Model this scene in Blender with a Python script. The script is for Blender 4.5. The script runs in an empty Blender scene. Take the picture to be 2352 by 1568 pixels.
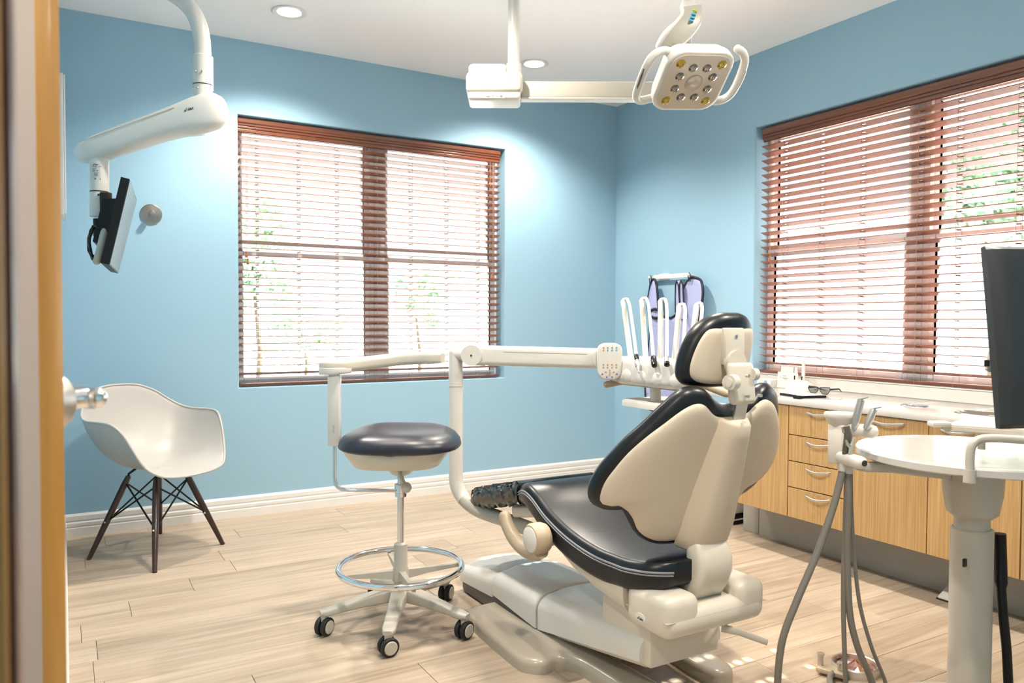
import bpy, bmesh, math, random
from mathutils import Vector, Matrix
random.seed(7)
V = Vector
scene = bpy.context.scene
col = scene.collection

# ------------------------------------------------------------------ camera
cd = bpy.data.cameras.new('camera'); cam = bpy.data.objects.new('camera', cd); col.objects.link(cam)
RX, UX, FX = V((0.86513, -0.50153, 0.00447)), V((0.01015, 0.02642, 0.99960)), V((0.50144, 0.86474, -0.02795))
M = Matrix((RX, UX, -FX)).transposed().to_4x4(); M.translation = V((-3.5934, -4.6504, 1.1475))
cam.matrix_world = M
cd.lens = 27.22; cd.sensor_width = 36.0; cd.clip_start = 0.05
cd.dof.use_dof = True; cd.dof.focus_distance = 2.9; cd.dof.aperture_fstop = 5.0
scene.camera = cam
# ------------------------------------------------------------------ world, sun, exposure
w = bpy.data.worlds.new('sky'); scene.world = w; w.use_nodes = True
bg = w.node_tree.nodes['Background']; bg.inputs[0].default_value = (0.90, 0.95, 1.0, 1); bg.inputs[1].default_value = 2.5
sl = bpy.data.lights.new('sun', 'SUN'); sl.energy = 23.0; sl.angle = math.radians(0.53); sl.color = (1.0, 0.95, 0.88)
so = bpy.data.objects.new('sun', sl); col.objects.link(so); so.location = (8, -2, 8); so.rotation_euler = (0, math.radians(47), 0)
vs = scene.view_settings; vs.view_transform = 'Standard'; vs.look = 'None'; vs.gamma = 1.0; vs.use_curve_mapping = False
vs.exposure = 0.70
DOWN_W = 11.0      # watts of one recessed ceiling light
DOWN_COL = (1.0, 0.90, 0.78)

# ------------------------------------------------------------------ materials
MATS = {}
def mat(name, color, rough=0.5, metal=0.0, coat=0.0, var=0.04, scale=6.0, bump=0.0, bscale=120.0, trans=0.0, spec=0.5, coat_rough=0.08):
    m = bpy.data.materials.new(name); m.use_nodes = True; nt = m.node_tree; b = nt.nodes['Principled BSDF']
    b.inputs['Roughness'].default_value = rough; b.inputs['Metallic'].default_value = metal
    b.inputs['Coat Weight'].default_value = coat; b.inputs['Coat Roughness'].default_value = coat_rough
    b.inputs['Specular IOR Level'].default_value = spec
    tc = nt.nodes.new('ShaderNodeTexCoord')
    n = nt.nodes.new('ShaderNodeTexNoise'); n.inputs['Scale'].default_value = scale; n.inputs['Detail'].default_value = 3
    nt.links.new(tc.outputs['Object'], n.inputs['Vector'])
    r = nt.nodes.new('ShaderNodeMix'); r.data_type = 'RGBA'
    c = V(color)
    r.inputs[6].default_value = (*[max(0, x * (1 - var)) for x in c], 1); r.inputs[7].default_value = (*[min(1, x * (1 + var)) for x in c], 1)
    nt.links.new(n.outputs[0], r.inputs[0]); nt.links.new(r.outputs[2], b.inputs['Base Color'])
    if bump:
        n2 = nt.nodes.new('ShaderNodeTexNoise'); n2.inputs['Scale'].default_value = bscale; n2.inputs['Detail'].default_value = 2
        nt.links.new(tc.outputs['Object'], n2.inputs['Vector'])
        bp = nt.nodes.new('ShaderNodeBump'); bp.inputs['Strength'].default_value = bump; bp.inputs['Distance'].default_value = 0.01
        nt.links.new(n2.outputs[0], bp.inputs['Height']); nt.links.new(bp.outputs[0], b.inputs['Normal'])
    MATS[name] = m
    return m
def wood(name, c1, c2, sc, rough=0.45, coat=0.0, rnd=False, knots=0.5, spec=0.5):
    m = bpy.data.materials.new(name); m.use_nodes = True; nt = m.node_tree; b = nt.nodes['Principled BSDF']
    b.inputs['Roughness'].default_value = rough; b.inputs['Coat Weight'].default_value = coat; b.inputs['Coat Roughness'].default_value = 0.14
    b.inputs['Specular IOR Level'].default_value = spec
    tc = nt.nodes.new('ShaderNodeTexCoord'); mp = nt.nodes.new('ShaderNodeMapping'); mp.inputs['Scale'].default_value = sc
    src = tc.outputs['Object']
    if rnd:
        oi = nt.nodes.new('ShaderNodeObjectInfo'); mu = nt.nodes.new('ShaderNodeVectorMath'); mu.operation = 'SCALE'
        mu.inputs[0].default_value = (37.0, 61.0, 13.0); nt.links.new(oi.outputs['Random'], mu.inputs['Scale'])
        ad = nt.nodes.new('ShaderNodeVectorMath'); ad.operation = 'ADD'
        nt.links.new(tc.outputs['Object'], ad.inputs[0]); nt.links.new(mu.outputs[0], ad.inputs[1]); src = ad.outputs[0]
    nt.links.new(src, mp.inputs[0])
    n1 = nt.nodes.new('ShaderNodeTexNoise'); n1.inputs['Scale'].default_value = 1.0; n1.inputs['Detail'].default_value = 8; n1.inputs['Roughness'].default_value = 0.62; n1.inputs['Distortion'].default_value = knots
    nt.links.new(mp.outputs[0], n1.inputs['Vector'])
    cr_ = nt.nodes.new('ShaderNodeValToRGB'); e = cr_.color_ramp.elements
    e[0].position = 0.33; e[0].color = (*c2, 1); e[1].position = 0.62; e[1].color = (*c1, 1)
    nt.links.new(n1.outputs[0], cr_.inputs[0])
    last = cr_.outputs[0]
    if rnd:
        mr = nt.nodes.new('ShaderNodeMapRange'); mr.inputs[3].default_value = 0.94; mr.inputs[4].default_value = 1.05
        nt.links.new(oi.outputs['Random'], mr.inputs[0])
        hs = nt.nodes.new('ShaderNodeHueSaturation'); nt.links.new(mr.outputs[0], hs.inputs['Value']); nt.links.new(last, hs.inputs['Color']); last = hs.outputs[0]
    nt.links.new(last, b.inputs['Base Color'])
    bp = nt.nodes.new('ShaderNodeBump'); bp.inputs['Strength'].default_value = 0.06; bp.inputs['Distance'].default_value = 0.004
    nt.links.new(n1.outputs[0], bp.inputs['Height']); nt.links.new(bp.outputs[0], b.inputs['Normal'])
    MATS[name] = m
    return m
def emit(name, color, s):
    m = bpy.data.materials.new(name); m.use_nodes = True; nt = m.node_tree; b = nt.nodes['Principled BSDF']
    b.inputs['Base Color'].default_value = (*color, 1); b.inputs['Emission Color'].default_value = (*color, 1); b.inputs['Emission Strength'].default_value = s
    MATS[name] = m
def glass(name, tint, refl):
    m = bpy.data.materials.new(name); m.use_nodes = True; nt = m.node_tree
    for nn in list(nt.nodes):
        if nn.type != 'OUTPUT_MATERIAL': nt.nodes.remove(nn)
    out = [x for x in nt.nodes if x.type == 'OUTPUT_MATERIAL'][0]
    t = nt.nodes.new('ShaderNodeBsdfTransparent'); t.inputs[0].default_value = (*tint, 1)
    g = nt.nodes.new('ShaderNodeBsdfGlossy'); g.inputs['Roughness'].default_value = 0.03
    f = nt.nodes.new('ShaderNodeFresnel'); f.inputs[0].default_value = refl
    mx = nt.nodes.new('ShaderNodeMixShader'); nt.links.new(f.outputs[0], mx.inputs[0]); nt.links.new(t.outputs[0], mx.inputs[1]); nt.links.new(g.outputs[0], mx.inputs[2])
    nt.links.new(mx.outputs[0], out.inputs[0]); MATS[name] = m

mat('wall_blue', (0.295, 0.485, 0.615), 0.75, var=0.015, scale=3, bump=0.02, bscale=260)
mat('ceiling_white', (0.92, 0.925, 0.93), 0.85, var=0.01, bump=0.02, bscale=200)
mat('hall_white', (0.75, 0.74, 0.72), 0.7, var=0.02)
mat('trim_white', (0.74, 0.73, 0.71), 0.35, var=0.015)
mat('vinyl_white', (0.90, 0.90, 0.92), 0.35, var=0.015)
wood('plank', (0.505, 0.412, 0.315), (0.345, 0.262, 0.182), (1.3, 24.0, 1.0), 0.42, rnd=True, knots=0.9)
mat('subfloor', (0.18, 0.13, 0.09), 0.9)
wood('cabinet_wood', (0.53, 0.345, 0.150), (0.37, 0.215, 0.08), (150.0, 150.0, 2.5), 0.42, rnd=True, knots=0.1)
mat('cabinet_gap', (0.03, 0.022, 0.015), 0.8)
mat('toekick', (0.36, 0.34, 0.30), 0.5, var=0.03)
mat('quartz', (0.60, 0.58, 0.55), 0.13, coat=0.4, var=0.05, scale=9)
mat('steel', (0.72, 0.72, 0.72), 0.24, metal=1.0, var=0.03)
mat('brushed', (0.62, 0.60, 0.57), 0.36, metal=1.0, var=0.05)
mat('chrome', (0.85, 0.86, 0.88), 0.06, metal=1.0, var=0.01)
mat('cream', (0.66, 0.61, 0.52), 0.34, var=0.015, coat=0.15)
mat('cream_shell', (0.62, 0.535, 0.42), 0.55, var=0.02, bump=0.02, bscale=400)
mat('white_plastic', (0.72, 0.695, 0.65), 0.30, var=0.012, coat=0.2)
mat('grey_plastic', (0.50, 0.47, 0.41), 0.38, var=0.02)
mat('warm_grey', (0.42, 0.37, 0.30), 0.25, var=0.03, coat=0.4)
mat('dark_grey', (0.115, 0.105, 0.09), 0.5)
mat('tan', (0.46, 0.37, 0.26), 0.4, var=0.02)
mat('vinyl_black', (0.005, 0.007, 0.010), 0.34, var=0.1, bump=0.05, bscale=26, spec=0.4, coat=0.10, coat_rough=0.25)
mat('vinyl_navy', (0.012, 0.016, 0.030), 0.38, var=0.1, coat=0.3, coat_rough=0.40)
mat('hook_steel', (0.40, 0.37, 0.34), 0.30, metal=1.0, var=0.1)
mat('piping_grey', (0.24, 0.25, 0.27), 0.4)
mat('black', (0.006, 0.006, 0.007), 0.45, spec=0.3)
mat('rubber', (0.012, 0.012, 0.012), 0.6)
mat('black_gloss', (0.010, 0.012, 0.014), 0.18)
mat('monitor_dark', (0.030, 0.036, 0.040), 0.42, var=0.1, bump=0.03, bscale=500)
mat('screen', (0.10, 0.125, 0.14), 0.28, var=0.05)
mat('hose', (0.20, 0.18, 0.155), 0.5, var=0.04)
mat('walnut', (0.035, 0.012, 0.008), 0.3, coat=0.3, var=0.3, scale=20)
mat('shell_white', (0.46, 0.44, 0.415), 0.38, var=0.01)
wood('blind_wood', (0.17, 0.050, 0.022), (0.10, 0.028, 0.013), (2.0, 2.0, 60.0), 0.28, coat=0.55, knots=0.1)
wood('slat_wood', (0.26, 0.095, 0.05), (0.19, 0.07, 0.036), (2.0, 40.0, 40.0), 0.32, coat=0.32, knots=0.1)
wood('tassel_wood', (0.42, 0.13, 0.03), (0.25, 0.07, 0.02), (20, 20, 4), 0.3, coat=0.4)
mat('cord', (0.36, 0.19, 0.12), 0.7)
wood('door_wood', (0.52, 0.27, 0.055), (0.38, 0.18, 0.03), (14, 14, 1.2), 0.35, coat=0.3, knots=0.3)
mat('door_face', (0.50, 0.45, 0.42), 0.16, coat=0.5, var=0.08, scale=2)
wood('jamb_wood', (0.34, 0.17, 0.025), (0.24, 0.11, 0.015), (14, 14, 1.2), 0.35, coat=0.3)
mat('jamb_shadow', (0.075, 0.022, 0.012), 0.35, coat=0.3)
mat('apron_blue', (0.37, 0.41, 0.66), 0.65, var=0.05, scale=12, bump=0.06, bscale=40)
mat('apron_trim', (0.006, 0.007, 0.020), 0.6)
mat('lamp_face', (0.58, 0.50, 0.40), 0.16, coat=0.6, var=0.02)
mat('lens_grey', (0.24, 0.22, 0.19), 0.08, metal=0.6, coat=0.8)
mat('lens_clear', (0.48, 0.42, 0.36), 0.05, coat=1.0)
mat('lens_yellow', (0.42, 0.29, 0.015), 0.08, metal=0.3, coat=1.0)
mat('button_blue', (0.05, 0.42, 0.62), 0.4)
mat('button_green', (0.50, 0.62, 0.03), 0.4)
mat('button_orange', (0.50, 0.32, 0.16), 0.4)
mat('button_navy', (0.16, 0.17, 0.42), 0.4)
mat('print_dark', (0.03, 0.03, 0.035), 0.6)
mat('print_grey', (0.22, 0.22, 0.22), 0.6)
mat('print_blue', (0.09, 0.33, 0.60), 0.5)
mat('paper', (0.62, 0.62, 0.60), 0.7, var=0.01)
mat('pink_chrome', (0.80, 0.50, 0.42), 0.12, metal=1.0, var=0.05)
mat('bin_white', (0.74, 0.72, 0.69), 0.4)
mat('leaf', (0.36, 0.50, 0.34), 0.5, var=0.5, scale=3)
mat('bark', (0.12, 0.09, 0.06), 0.9, var=0.3)
mat('grass', (0.20, 0.30, 0.10), 0.95, var=0.3, scale=1.5)
mat('bounce_ground', (0.86, 0.85, 0.84), 0.9, var=0.05, scale=2)
mat('paving', (0.72, 0.71, 0.70), 0.9, var=0.08, scale=2)
mat('stucco', (0.62, 0.58, 0.52), 0.9, var=0.05, scale=2)
emit('lamp_lens', (1.0, 0.95, 0.86), 9.0)
glass('window_glass', (0.97, 0.985, 0.975), 1.30)
glass('clear_film', (0.93, 0.94, 0.94), 1.9)
glass('lens_tint', (0.45, 0.47, 0.47), 1.45)

# ------------------------------------------------------------------ mesh helpers
def finish(bm, ang=0.62):
    bmesh.ops.remove_doubles(bm, verts=bm.verts, dist=1e-5)
    bmesh.ops.recalc_face_normals(bm, faces=bm.faces)
    for f in bm.faces: f.smooth = True
    for e in bm.edges:
        e.smooth = not (len(e.link_faces) == 2 and e.calc_face_angle(0) > ang)
def obj(name, bm, m, parent=None, ang=0.62):
    finish(bm, ang)
    if parent is not None:
        loc = parent.matrix_world.translation if parent.parent is None else wloc(parent)
        bmesh.ops.translate(bm, verts=bm.verts, vec=-loc)
    me = bpy.data.meshes.new(name); bm.to_mesh(me); bm.free()
    o = bpy.data.objects.new(name, me); col.objects.link(o)
    me.materials.append(MATS[m] if isinstance(m, str) else m)
    if parent is not None: o.parent = parent
    return o
def wloc(o):
    l = o.location.copy()
    while o.parent is not None: o = o.parent; l += o.location
    return l
def empty(name, loc):
    o = bpy.data.objects.new(name, None); col.objects.link(o); o.location = loc; o.matrix_world = Matrix.Translation(loc); o.empty_display_size = 0.1
    return o
def tag(o, label=None, cat=None, group=None, kind=None):
    if label: o['label'] = label
    if cat: o['category'] = cat
    if group: o['group'] = group
    if kind: o['kind'] = kind
    return o
def thing(name, loc, label, cat, group=None): return tag(empty(name, loc), label, cat, group)
def B(): return bmesh.new()
def box(bm, lo, hi, bev=0.0, seg=2, rot=None, piv=None):
    lo, hi = V(lo), V(hi); c = (lo + hi) / 2; s = hi - lo
    t = bmesh.new(); bmesh.ops.create_cube(t, size=1.0)
    for v in t.verts: v.co = V((v.co.x * s.x, v.co.y * s.y, v.co.z * s.z))
    if bev: bmesh.ops.bevel(t, geom=list(t.edges), offset=bev, segments=seg, affect='EDGES', profile=0.5)
    for v in t.verts:
        p = v.co + c
        if rot is not None:
            q = V(piv) if piv is not None else c
            p = rot @ (p - q) + q
        v.co = p
    merge(bm, t); return bm
def merge(bm, t):
    vm = {}
    for v in t.verts: vm[v] = bm.verts.new(v.co)
    for f in t.faces:
        try: bm.faces.new([vm[v] for v in f.verts])
        except ValueError: pass
    t.free()
def loft(bm, loops, cap=True, closed=False):
    rows = [[bm.verts.new(p) for p in L] for L in loops]; n = len(rows[0])
    rng = range(len(rows)) if closed else range(len(rows) - 1)
    for i in rng:
        a, b = rows[i], rows[(i + 1) % len(rows)]
        for j in range(n):
            bm.faces.new((a[j], a[(j + 1) % n], b[(j + 1) % n], b[j]))
    if cap and not closed:
        bm.faces.new(list(reversed(rows[0]))); bm.faces.new(rows[-1])
    return bm
def frames(pts, closed=False):
    n = len(pts); T = []
    for i in range(n):
        a = pts[(i - 1) % n] if (closed or i > 0) else pts[i]; b = pts[(i + 1) % n] if (closed or i < n - 1) else pts[i]
        T.append((b - a).normalized())
    up = V((0, 0, 1)) if abs(T[0].z) < 0.9 else V((1, 0, 0))
    N = (up - T[0] * up.dot(T[0])).normalized(); out = []
    for t in T:
        N = (N - t * N.dot(t)); N = N.normalized() if N.length > 1e-6 else t.orthogonal().normalized()
        out.append((t, N, t.cross(N)))
    return out
def tube(bm, pts, r, n=12, cap=True, closed=False, sx=1.0):
    pts = [V(p) for p in pts]; fr = frames(pts, closed); L = []
    for i, p in enumerate(pts):
        rr = r[i] if isinstance(r, (list, tuple)) else r
        t, N, Bn = fr[i]
        L.append([p + N * (rr * math.cos(2 * math.pi * k / n)) + Bn * (rr * sx * math.sin(2 * math.pi * k / n)) for k in range(n)])
    return loft(bm, L, cap, closed)
def cr(pts, k=6, closed=False):
    pts = [V(p) for p in pts]; n = len(pts); out = []
    for i in range(n if closed else n - 1):
        p1, p2 = pts[i], pts[(i + 1) % n]
        p0 = pts[i - 1] if (closed or i > 0) else p1 * 2 - p2
        p3 = pts[(i + 2) % n] if (closed or i < n - 2) else p2 * 2 - p1
        for j in range(k):
            t = j / k
            out.append(0.5 * ((2 * p1) + (p2 - p0) * t + (2 * p0 - 5 * p1 + 4 * p2 - p3) * t * t + (3 * p1 - p0 - 3 * p2 + p3) * t ** 3))
    if not closed: out.append(pts[-1])
    return out
def cyl(bm, a, b, r, r2=None, n=20, cap=True): return tube(bm, [a, b], [r, r if r2 is None else r2], n, cap)
def lathe(bm, prof, o, axis=(0, 0, 1), n=32):
    o = V(o); ax = V(axis).normalized(); u = ax.orthogonal().normalized(); v = ax.cross(u)
    L = [[o + ax * h + (u * math.cos(2 * math.pi * k / n) + v * math.sin(2 * math.pi * k / n)) * max(r, 1e-4) for k in range(n)] for r, h in prof]
    return loft(bm, L, True)
def sphere(bm, c, r, n=12):
    t = bmesh.new(); bmesh.ops.create_uvsphere(t, u_segments=n, v_segments=n // 2 + 2, radius=r)
    for v in t.verts: v.co += V(c)
    merge(bm, t); return bm
def ring(bm, c, R, r, axis=(0, 0, 1), n=48, m=10):
    ax = V(axis).normalized(); u = ax.orthogonal().normalized(); v = ax.cross(u)
    pts = [V(c) + (u * math.cos(2 * math.pi * k / n) + v * math.sin(2 * math.pi * k / n)) * R for k in range(n)]
    return tube(bm, pts, r, m, closed=True)
def prism(bm, pts, z0, z1, bev=0.0, seg=2, fm=None):
    t = bmesh.new(); a = [t.verts.new((p[0], p[1], z0)) for p in pts]; b = [t.verts.new((p[0], p[1], z1)) for p in pts]; n = len(pts)
    t.faces.new(list(reversed(a))); t.faces.new(b)
    for j in range(n): t.faces.new((a[j], a[(j + 1) % n], b[(j + 1) % n], b[j]))
    bmesh.ops.recalc_face_normals(t, faces=t.faces)
    if bev:
        ed = [e for e in t.edges if abs(e.verts[0].co.z - e.verts[1].co.z) < 1e-6 and e.verts[0].co.z > (z0 + z1) / 2]
        bmesh.ops.bevel(t, geom=ed, offset=bev, segments=seg, affect='EDGES', profile=0.5)
    bmesh.ops.triangulate(t, faces=[f for f in t.faces if len(f.verts) > 4])
    if fm is not None:
        for v in t.verts: v.co = fm(v.co)
    merge(bm, t); return bm
def rrect(hw, hh, r, k=4):
    out = []
    for cx_, cy_, a0 in ((hw - r, hh - r, 0), (-hw + r, hh - r, 90), (-hw + r, -hh + r, 180), (hw - r, -hh + r, 270)):
        for j in range(k + 1):
            a = math.radians(a0 + 90 * j / k); out.append((cx_ + r * math.cos(a), cy_ + r * math.sin(a)))
    return out
def resample(pts, n):
    pts = [V((p[0], p[1], 0)) for p in pts]; m = len(pts); d = [0]
    for i in range(m): d.append(d[-1] + (pts[(i + 1) % m] - pts[i]).length)
    out = []; j = 0
    for k in range(n):
        s = d[-1] * k / n
        while d[j + 1] < s: j += 1
        f = (s - d[j]) / max(1e-9, d[j + 1] - d[j]); p = pts[j].lerp(pts[(j + 1) % m], f); out.append((p.x, p.y))
    return out
def mirror_outline(h): return list(h) + [(-a, b) for a, b in reversed(h[1:-1])]
def smooth_outline(h, k=4): return [(p.x, p.y) for p in cr([V((a, b, 0)) for a, b in mirror_outline(h)], k, True)]
def pillow(bm, outline, c, fm, front, back, rings=7, n=120):
    o = resample(outline, n); c = V((c[0], c[1]))
    def P(j, t, f): return fm(c.x + (o[j][0] - c.x) * t, c.y + (o[j][1] - c.y) * t, f(t))
    ts = [1 - (1 - i / rings) ** 1.8 for i in range(1, rings + 1)]
    rows = [[bm.verts.new(P(j, t, front)) for j in range(n)] for t in ts]
    rows += [[bm.verts.new(P(j, t, back)) for j in range(n)] for t in reversed(ts)]
    for a, b in zip(rows, rows[1:]):
        for j in range(n): bm.faces.new((a[j], a[(j + 1) % n], b[(j + 1) % n], b[j]))
    for row, f in ((rows[0], front), (rows[-1], back)):
        cv = bm.verts.new(fm(c.x, c.y, f(0)))
        for j in range(n): bm.faces.new((cv, row[j], row[(j + 1) % n]))
    return bm
def text(name, body, size, m, parent, origin, xdir, ydir, depth=0.0006, shear=0.0, align='CENTER'):
    cu = bpy.data.curves.new(name, 'FONT'); cu.body = body; cu.size = size; cu.align_x = align; cu.align_y = 'CENTER'; cu.shear = shear; cu.extrude = depth; cu.resolution_u = 3
    tmp = bpy.data.objects.new('tmp', cu); col.objects.link(tmp)
    dg = bpy.context.evaluated_depsgraph_get(); me = bpy.data.meshes.new_from_object(tmp.evaluated_get(dg))
    bpy.data.objects.remove(tmp); x = V(xdir).normalized(); y = V(ydir); y = (y - x * y.dot(x)).normalized(); z = x.cross(y)
    loc = wloc(parent)
    for v in me.vertices: v.co = V(origin) + x * v.co.x + y * v.co.y + z * v.co.z - loc
    me.name = name; me.materials.clear(); me.materials.append(MATS[m]); o = bpy.data.objects.new(name, me); col.objects.link(o); o.parent = parent
    return o
def logo(parent, origin, xdir, ydir, s):
    x = V(xdir).normalized(); y = V(ydir).normalized(); z = x.cross(y); o = V(origin)
    text('logo', 'a', s * 1.15, 'print_dark', parent, o - x * s * 0.98, x, y, shear=0.15)
    text('logo', 'dec', s * 1.15, 'print_dark', parent, o + x * s * 0.62, x, y, shear=0.15)
    b = B()
    for k in (-0.36, -0.52):
        p = o + x * s * k
        for_ = [p + y * s * -0.1 - x * s * 0.03, p + y * s * -0.1 + x * s * 0.03, p + y * s * 0.6 + x * s * 0.13, p + y * s * 0.6 + x * s * 0.07]
        loft(b, [for_, [q + z * 0.0006 for q in for_]])
    obj('logo', b, 'print_dark', parent)

def bars(parent, origin, xdir, ydir, rows, m='print_grey'):
    x = V(xdir).normalized(); y = V(ydir).normalized(); z = x.cross(y); o = V(origin); b = B()
    for x0, x1, yc, h in rows:
        q = [o + x * x0 + y * (yc - h / 2), o + x * x1 + y * (yc - h / 2), o + x * x1 + y * (yc + h / 2), o + x * x0 + y * (yc + h / 2)]
        loft(b, [q, [p + z * 0.0004 for p in q]])
    return obj('print', b, m, parent)

# ================================================================== THE ROOM
CEIL = 2.74; XL = -3.605; YF = -5.3; XH = -4.9; YH = -2.80
WA = (-2.717, -0.957, 0.747, 2.316)      # window opening in the back wall: x0, x1, z0, z1
WB = (-3.275, -1.346, 0.835, 2.304)      # window opening in the right wall: y0, y1, z0, z1
TH = 0.17
def wall_with_opening(a0, a1, z0, z1, op, fm, th, bev):
    t = bmesh.new()
    o = [(a0, z0), (a1, z0), (a1, z1), (a0, z1)]; i = [(op[0], op[2]), (op[1], op[2]), (op[1], op[3]), (op[0], op[3])]
    vo = [[t.verts.new((p[0], p[1], d)) for p in o] for d in (0, th)]; vi = [[t.verts.new((p[0], p[1], d)) for p in i] for d in (0, th)]
    for k in range(4):
        n = (k + 1) % 4
        t.faces.new((vo[0][k], vo[0][n], vi[0][n], vi[0][k])); t.faces.new((vo[1][k], vi[1][k], vi[1][n], vo[1][n]))
        t.faces.new((vi[0][k], vi[0][n], vi[1][n], vi[1][k])); t.faces.new((vo[0][k], vo[1][k], vo[1][n], vo[0][n]))
    if bev:
        ed = [e for e in t.edges if all(v in vi[0] for v in e.verts)]
        bmesh.ops.bevel(t, geom=ed, offset=bev, segments=4, affect='EDGES', profile=0.5)
    for v in t.verts: v.co = fm(v.co.x, v.co.y, v.co.z)
    b = B(); merge(b, t); return b
wa = obj('wall_back', wall_with_opening(XL - 0.15, TH, -0.05, CEIL, WA, lambda a, z, d: V((a, d, z)), TH, 0.006), 'wall_blue'); tag(wa, 'blue painted back wall with the wide window', 'wall', kind='structure')
wb = obj('wall_right', wall_with_opening(YF, 0.0, -0.05, CEIL, WB, lambda a, z, d: V((d, a, z)), TH, 0.016), 'wall_blue'); tag(wb, 'blue painted right wall with the window over the counter', 'wall', kind='structure')
b = B(); box(b, (XL - 0.15, YH, -0.05), (XL, 0.0, CEIL)); tag(obj('wall_left', b, 'wall_blue'), 'blue left wall beside the open door', 'wall', kind='structure')
b = B(); box(b, (XH, YF - 0.15, -0.05), (TH, YF, CEIL)); tag(obj('wall_front', b, 'wall_blue'), 'blue front wall opposite the window wall', 'wall', kind='structure')
b = B(); box(b, (XH - 0.15, YF - 0.15, -0.05), (XH, YH + 0.15, CEIL)); box(b, (XH, YH, -0.05), (XL - 0.15, YH + 0.15, CEIL))
tag(obj('wall_hall', b, 'hall_white'), 'off white hallway walls outside the open door', 'wall', kind='structure')
b = B(); box(b, (XH - 0.15, YF - 0.15, CEIL), (TH, TH, CEIL + 0.12)); tag(obj('ceiling', b, 'ceiling_white'), 'flat white painted ceiling', 'ceiling', kind='structure')
# ---- floor of separate planks
b = B(); box(b, (XH - 0.15, YF - 0.15, -0.06), (TH, TH, -0.004))
fl = obj('floor', b, 'subfloor'); tag(fl, 'pale wood plank floor', 'floor', kind='structure')
PW, PL = 0.183, 1.24
known = {5: -2.92, 6: -3.125, 7: -3.375, 8: -3.548, 9: -3.503}
pm = {}
def plank(x0, x1, y0, y1):
    key = (round(x1 - x0, 3), round(y1 - y0, 3))
    if key not in pm:
        t = B(); L, W = key; g = 0.0007
        box(t, (-L / 2 + g, -W / 2 + g, -0.006), (L / 2 - g, W / 2 - g, 0.0))
        for f in t.faces: f.normal_update()
        ed = [e for e in t.edges if all(v.co.z > -0.001 for v in e.verts)]
        bmesh.ops.bevel(t, geom=ed, offset=0.0009, segments=1, affect='EDGES')
        bmesh.ops.recalc_face_normals(t, faces=t.faces)
        me = bpy.data.meshes.new('plank'); t.to_mesh(me); t.free(); me.materials.append(MATS['plank']); pm[key] = me
    o = bpy.data.objects.new('plank', pm[key]); col.objects.link(o); o.parent = fl; o.location = ((x0 + x1) / 2, (y0 + y1) / 2, 0.0)
k = 0; y1 = -0.085
rows = [(0.0, -0.085)]
while y1 > YF:
    rows.append((y1, max(YF, y1 - PW))); y1 -= PW
for k, (ya, yb) in enumerate(rows):
    xs = XL if yb > YH else XH
    j = known.get(k, XL + random.random() * PL)
    cuts = [xs]; x = j
    while x - PL > xs + 0.05: x -= PL
    while x < -0.02:
        if x > xs + 0.02: cuts.append(x)
        x += PL
    cuts.append(0.0)
    for a, c in zip(cuts, cuts[1:]): plank(a, c, yb, ya)
# ---- baseboards
prof = [(0, 0), (0.017, 0), (0.017, 0.044), (0.013, 0.049), (0.0165, 0.056), (0.0165, 0.070), (0.010, 0.078), (0.013, 0.085), (0.0125, 0.106), (0.008, 0.113), (0.004, 0.118), (0, 0.118)]
def baseboard(name, p0, p1, nrm, label):
    p0, p1, nrm = V(p0), V(p1), V(nrm); b = B()
    loft(b, [[p + nrm * d + V((0, 0, z)) for d, z in prof] for p in (p0, p1)]); tag(obj(name, b, 'trim_white', ang=0.3), label, 'baseboard', kind='structure')
baseboard('baseboard_back', (XL, 0, 0), (0, 0, 0), (0, -1, 0), 'white ridged baseboard along the back wall')
baseboard('baseboard_left', (XL, YH, 0), (XL, 0, 0), (1, 0, 0), 'white ridged baseboard along the left wall')
baseboard('baseboard_right', (0, -1.62, 0), (0, 0, 0), (-1, 0, 0), 'white ridged baseboard along the right wall')

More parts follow.
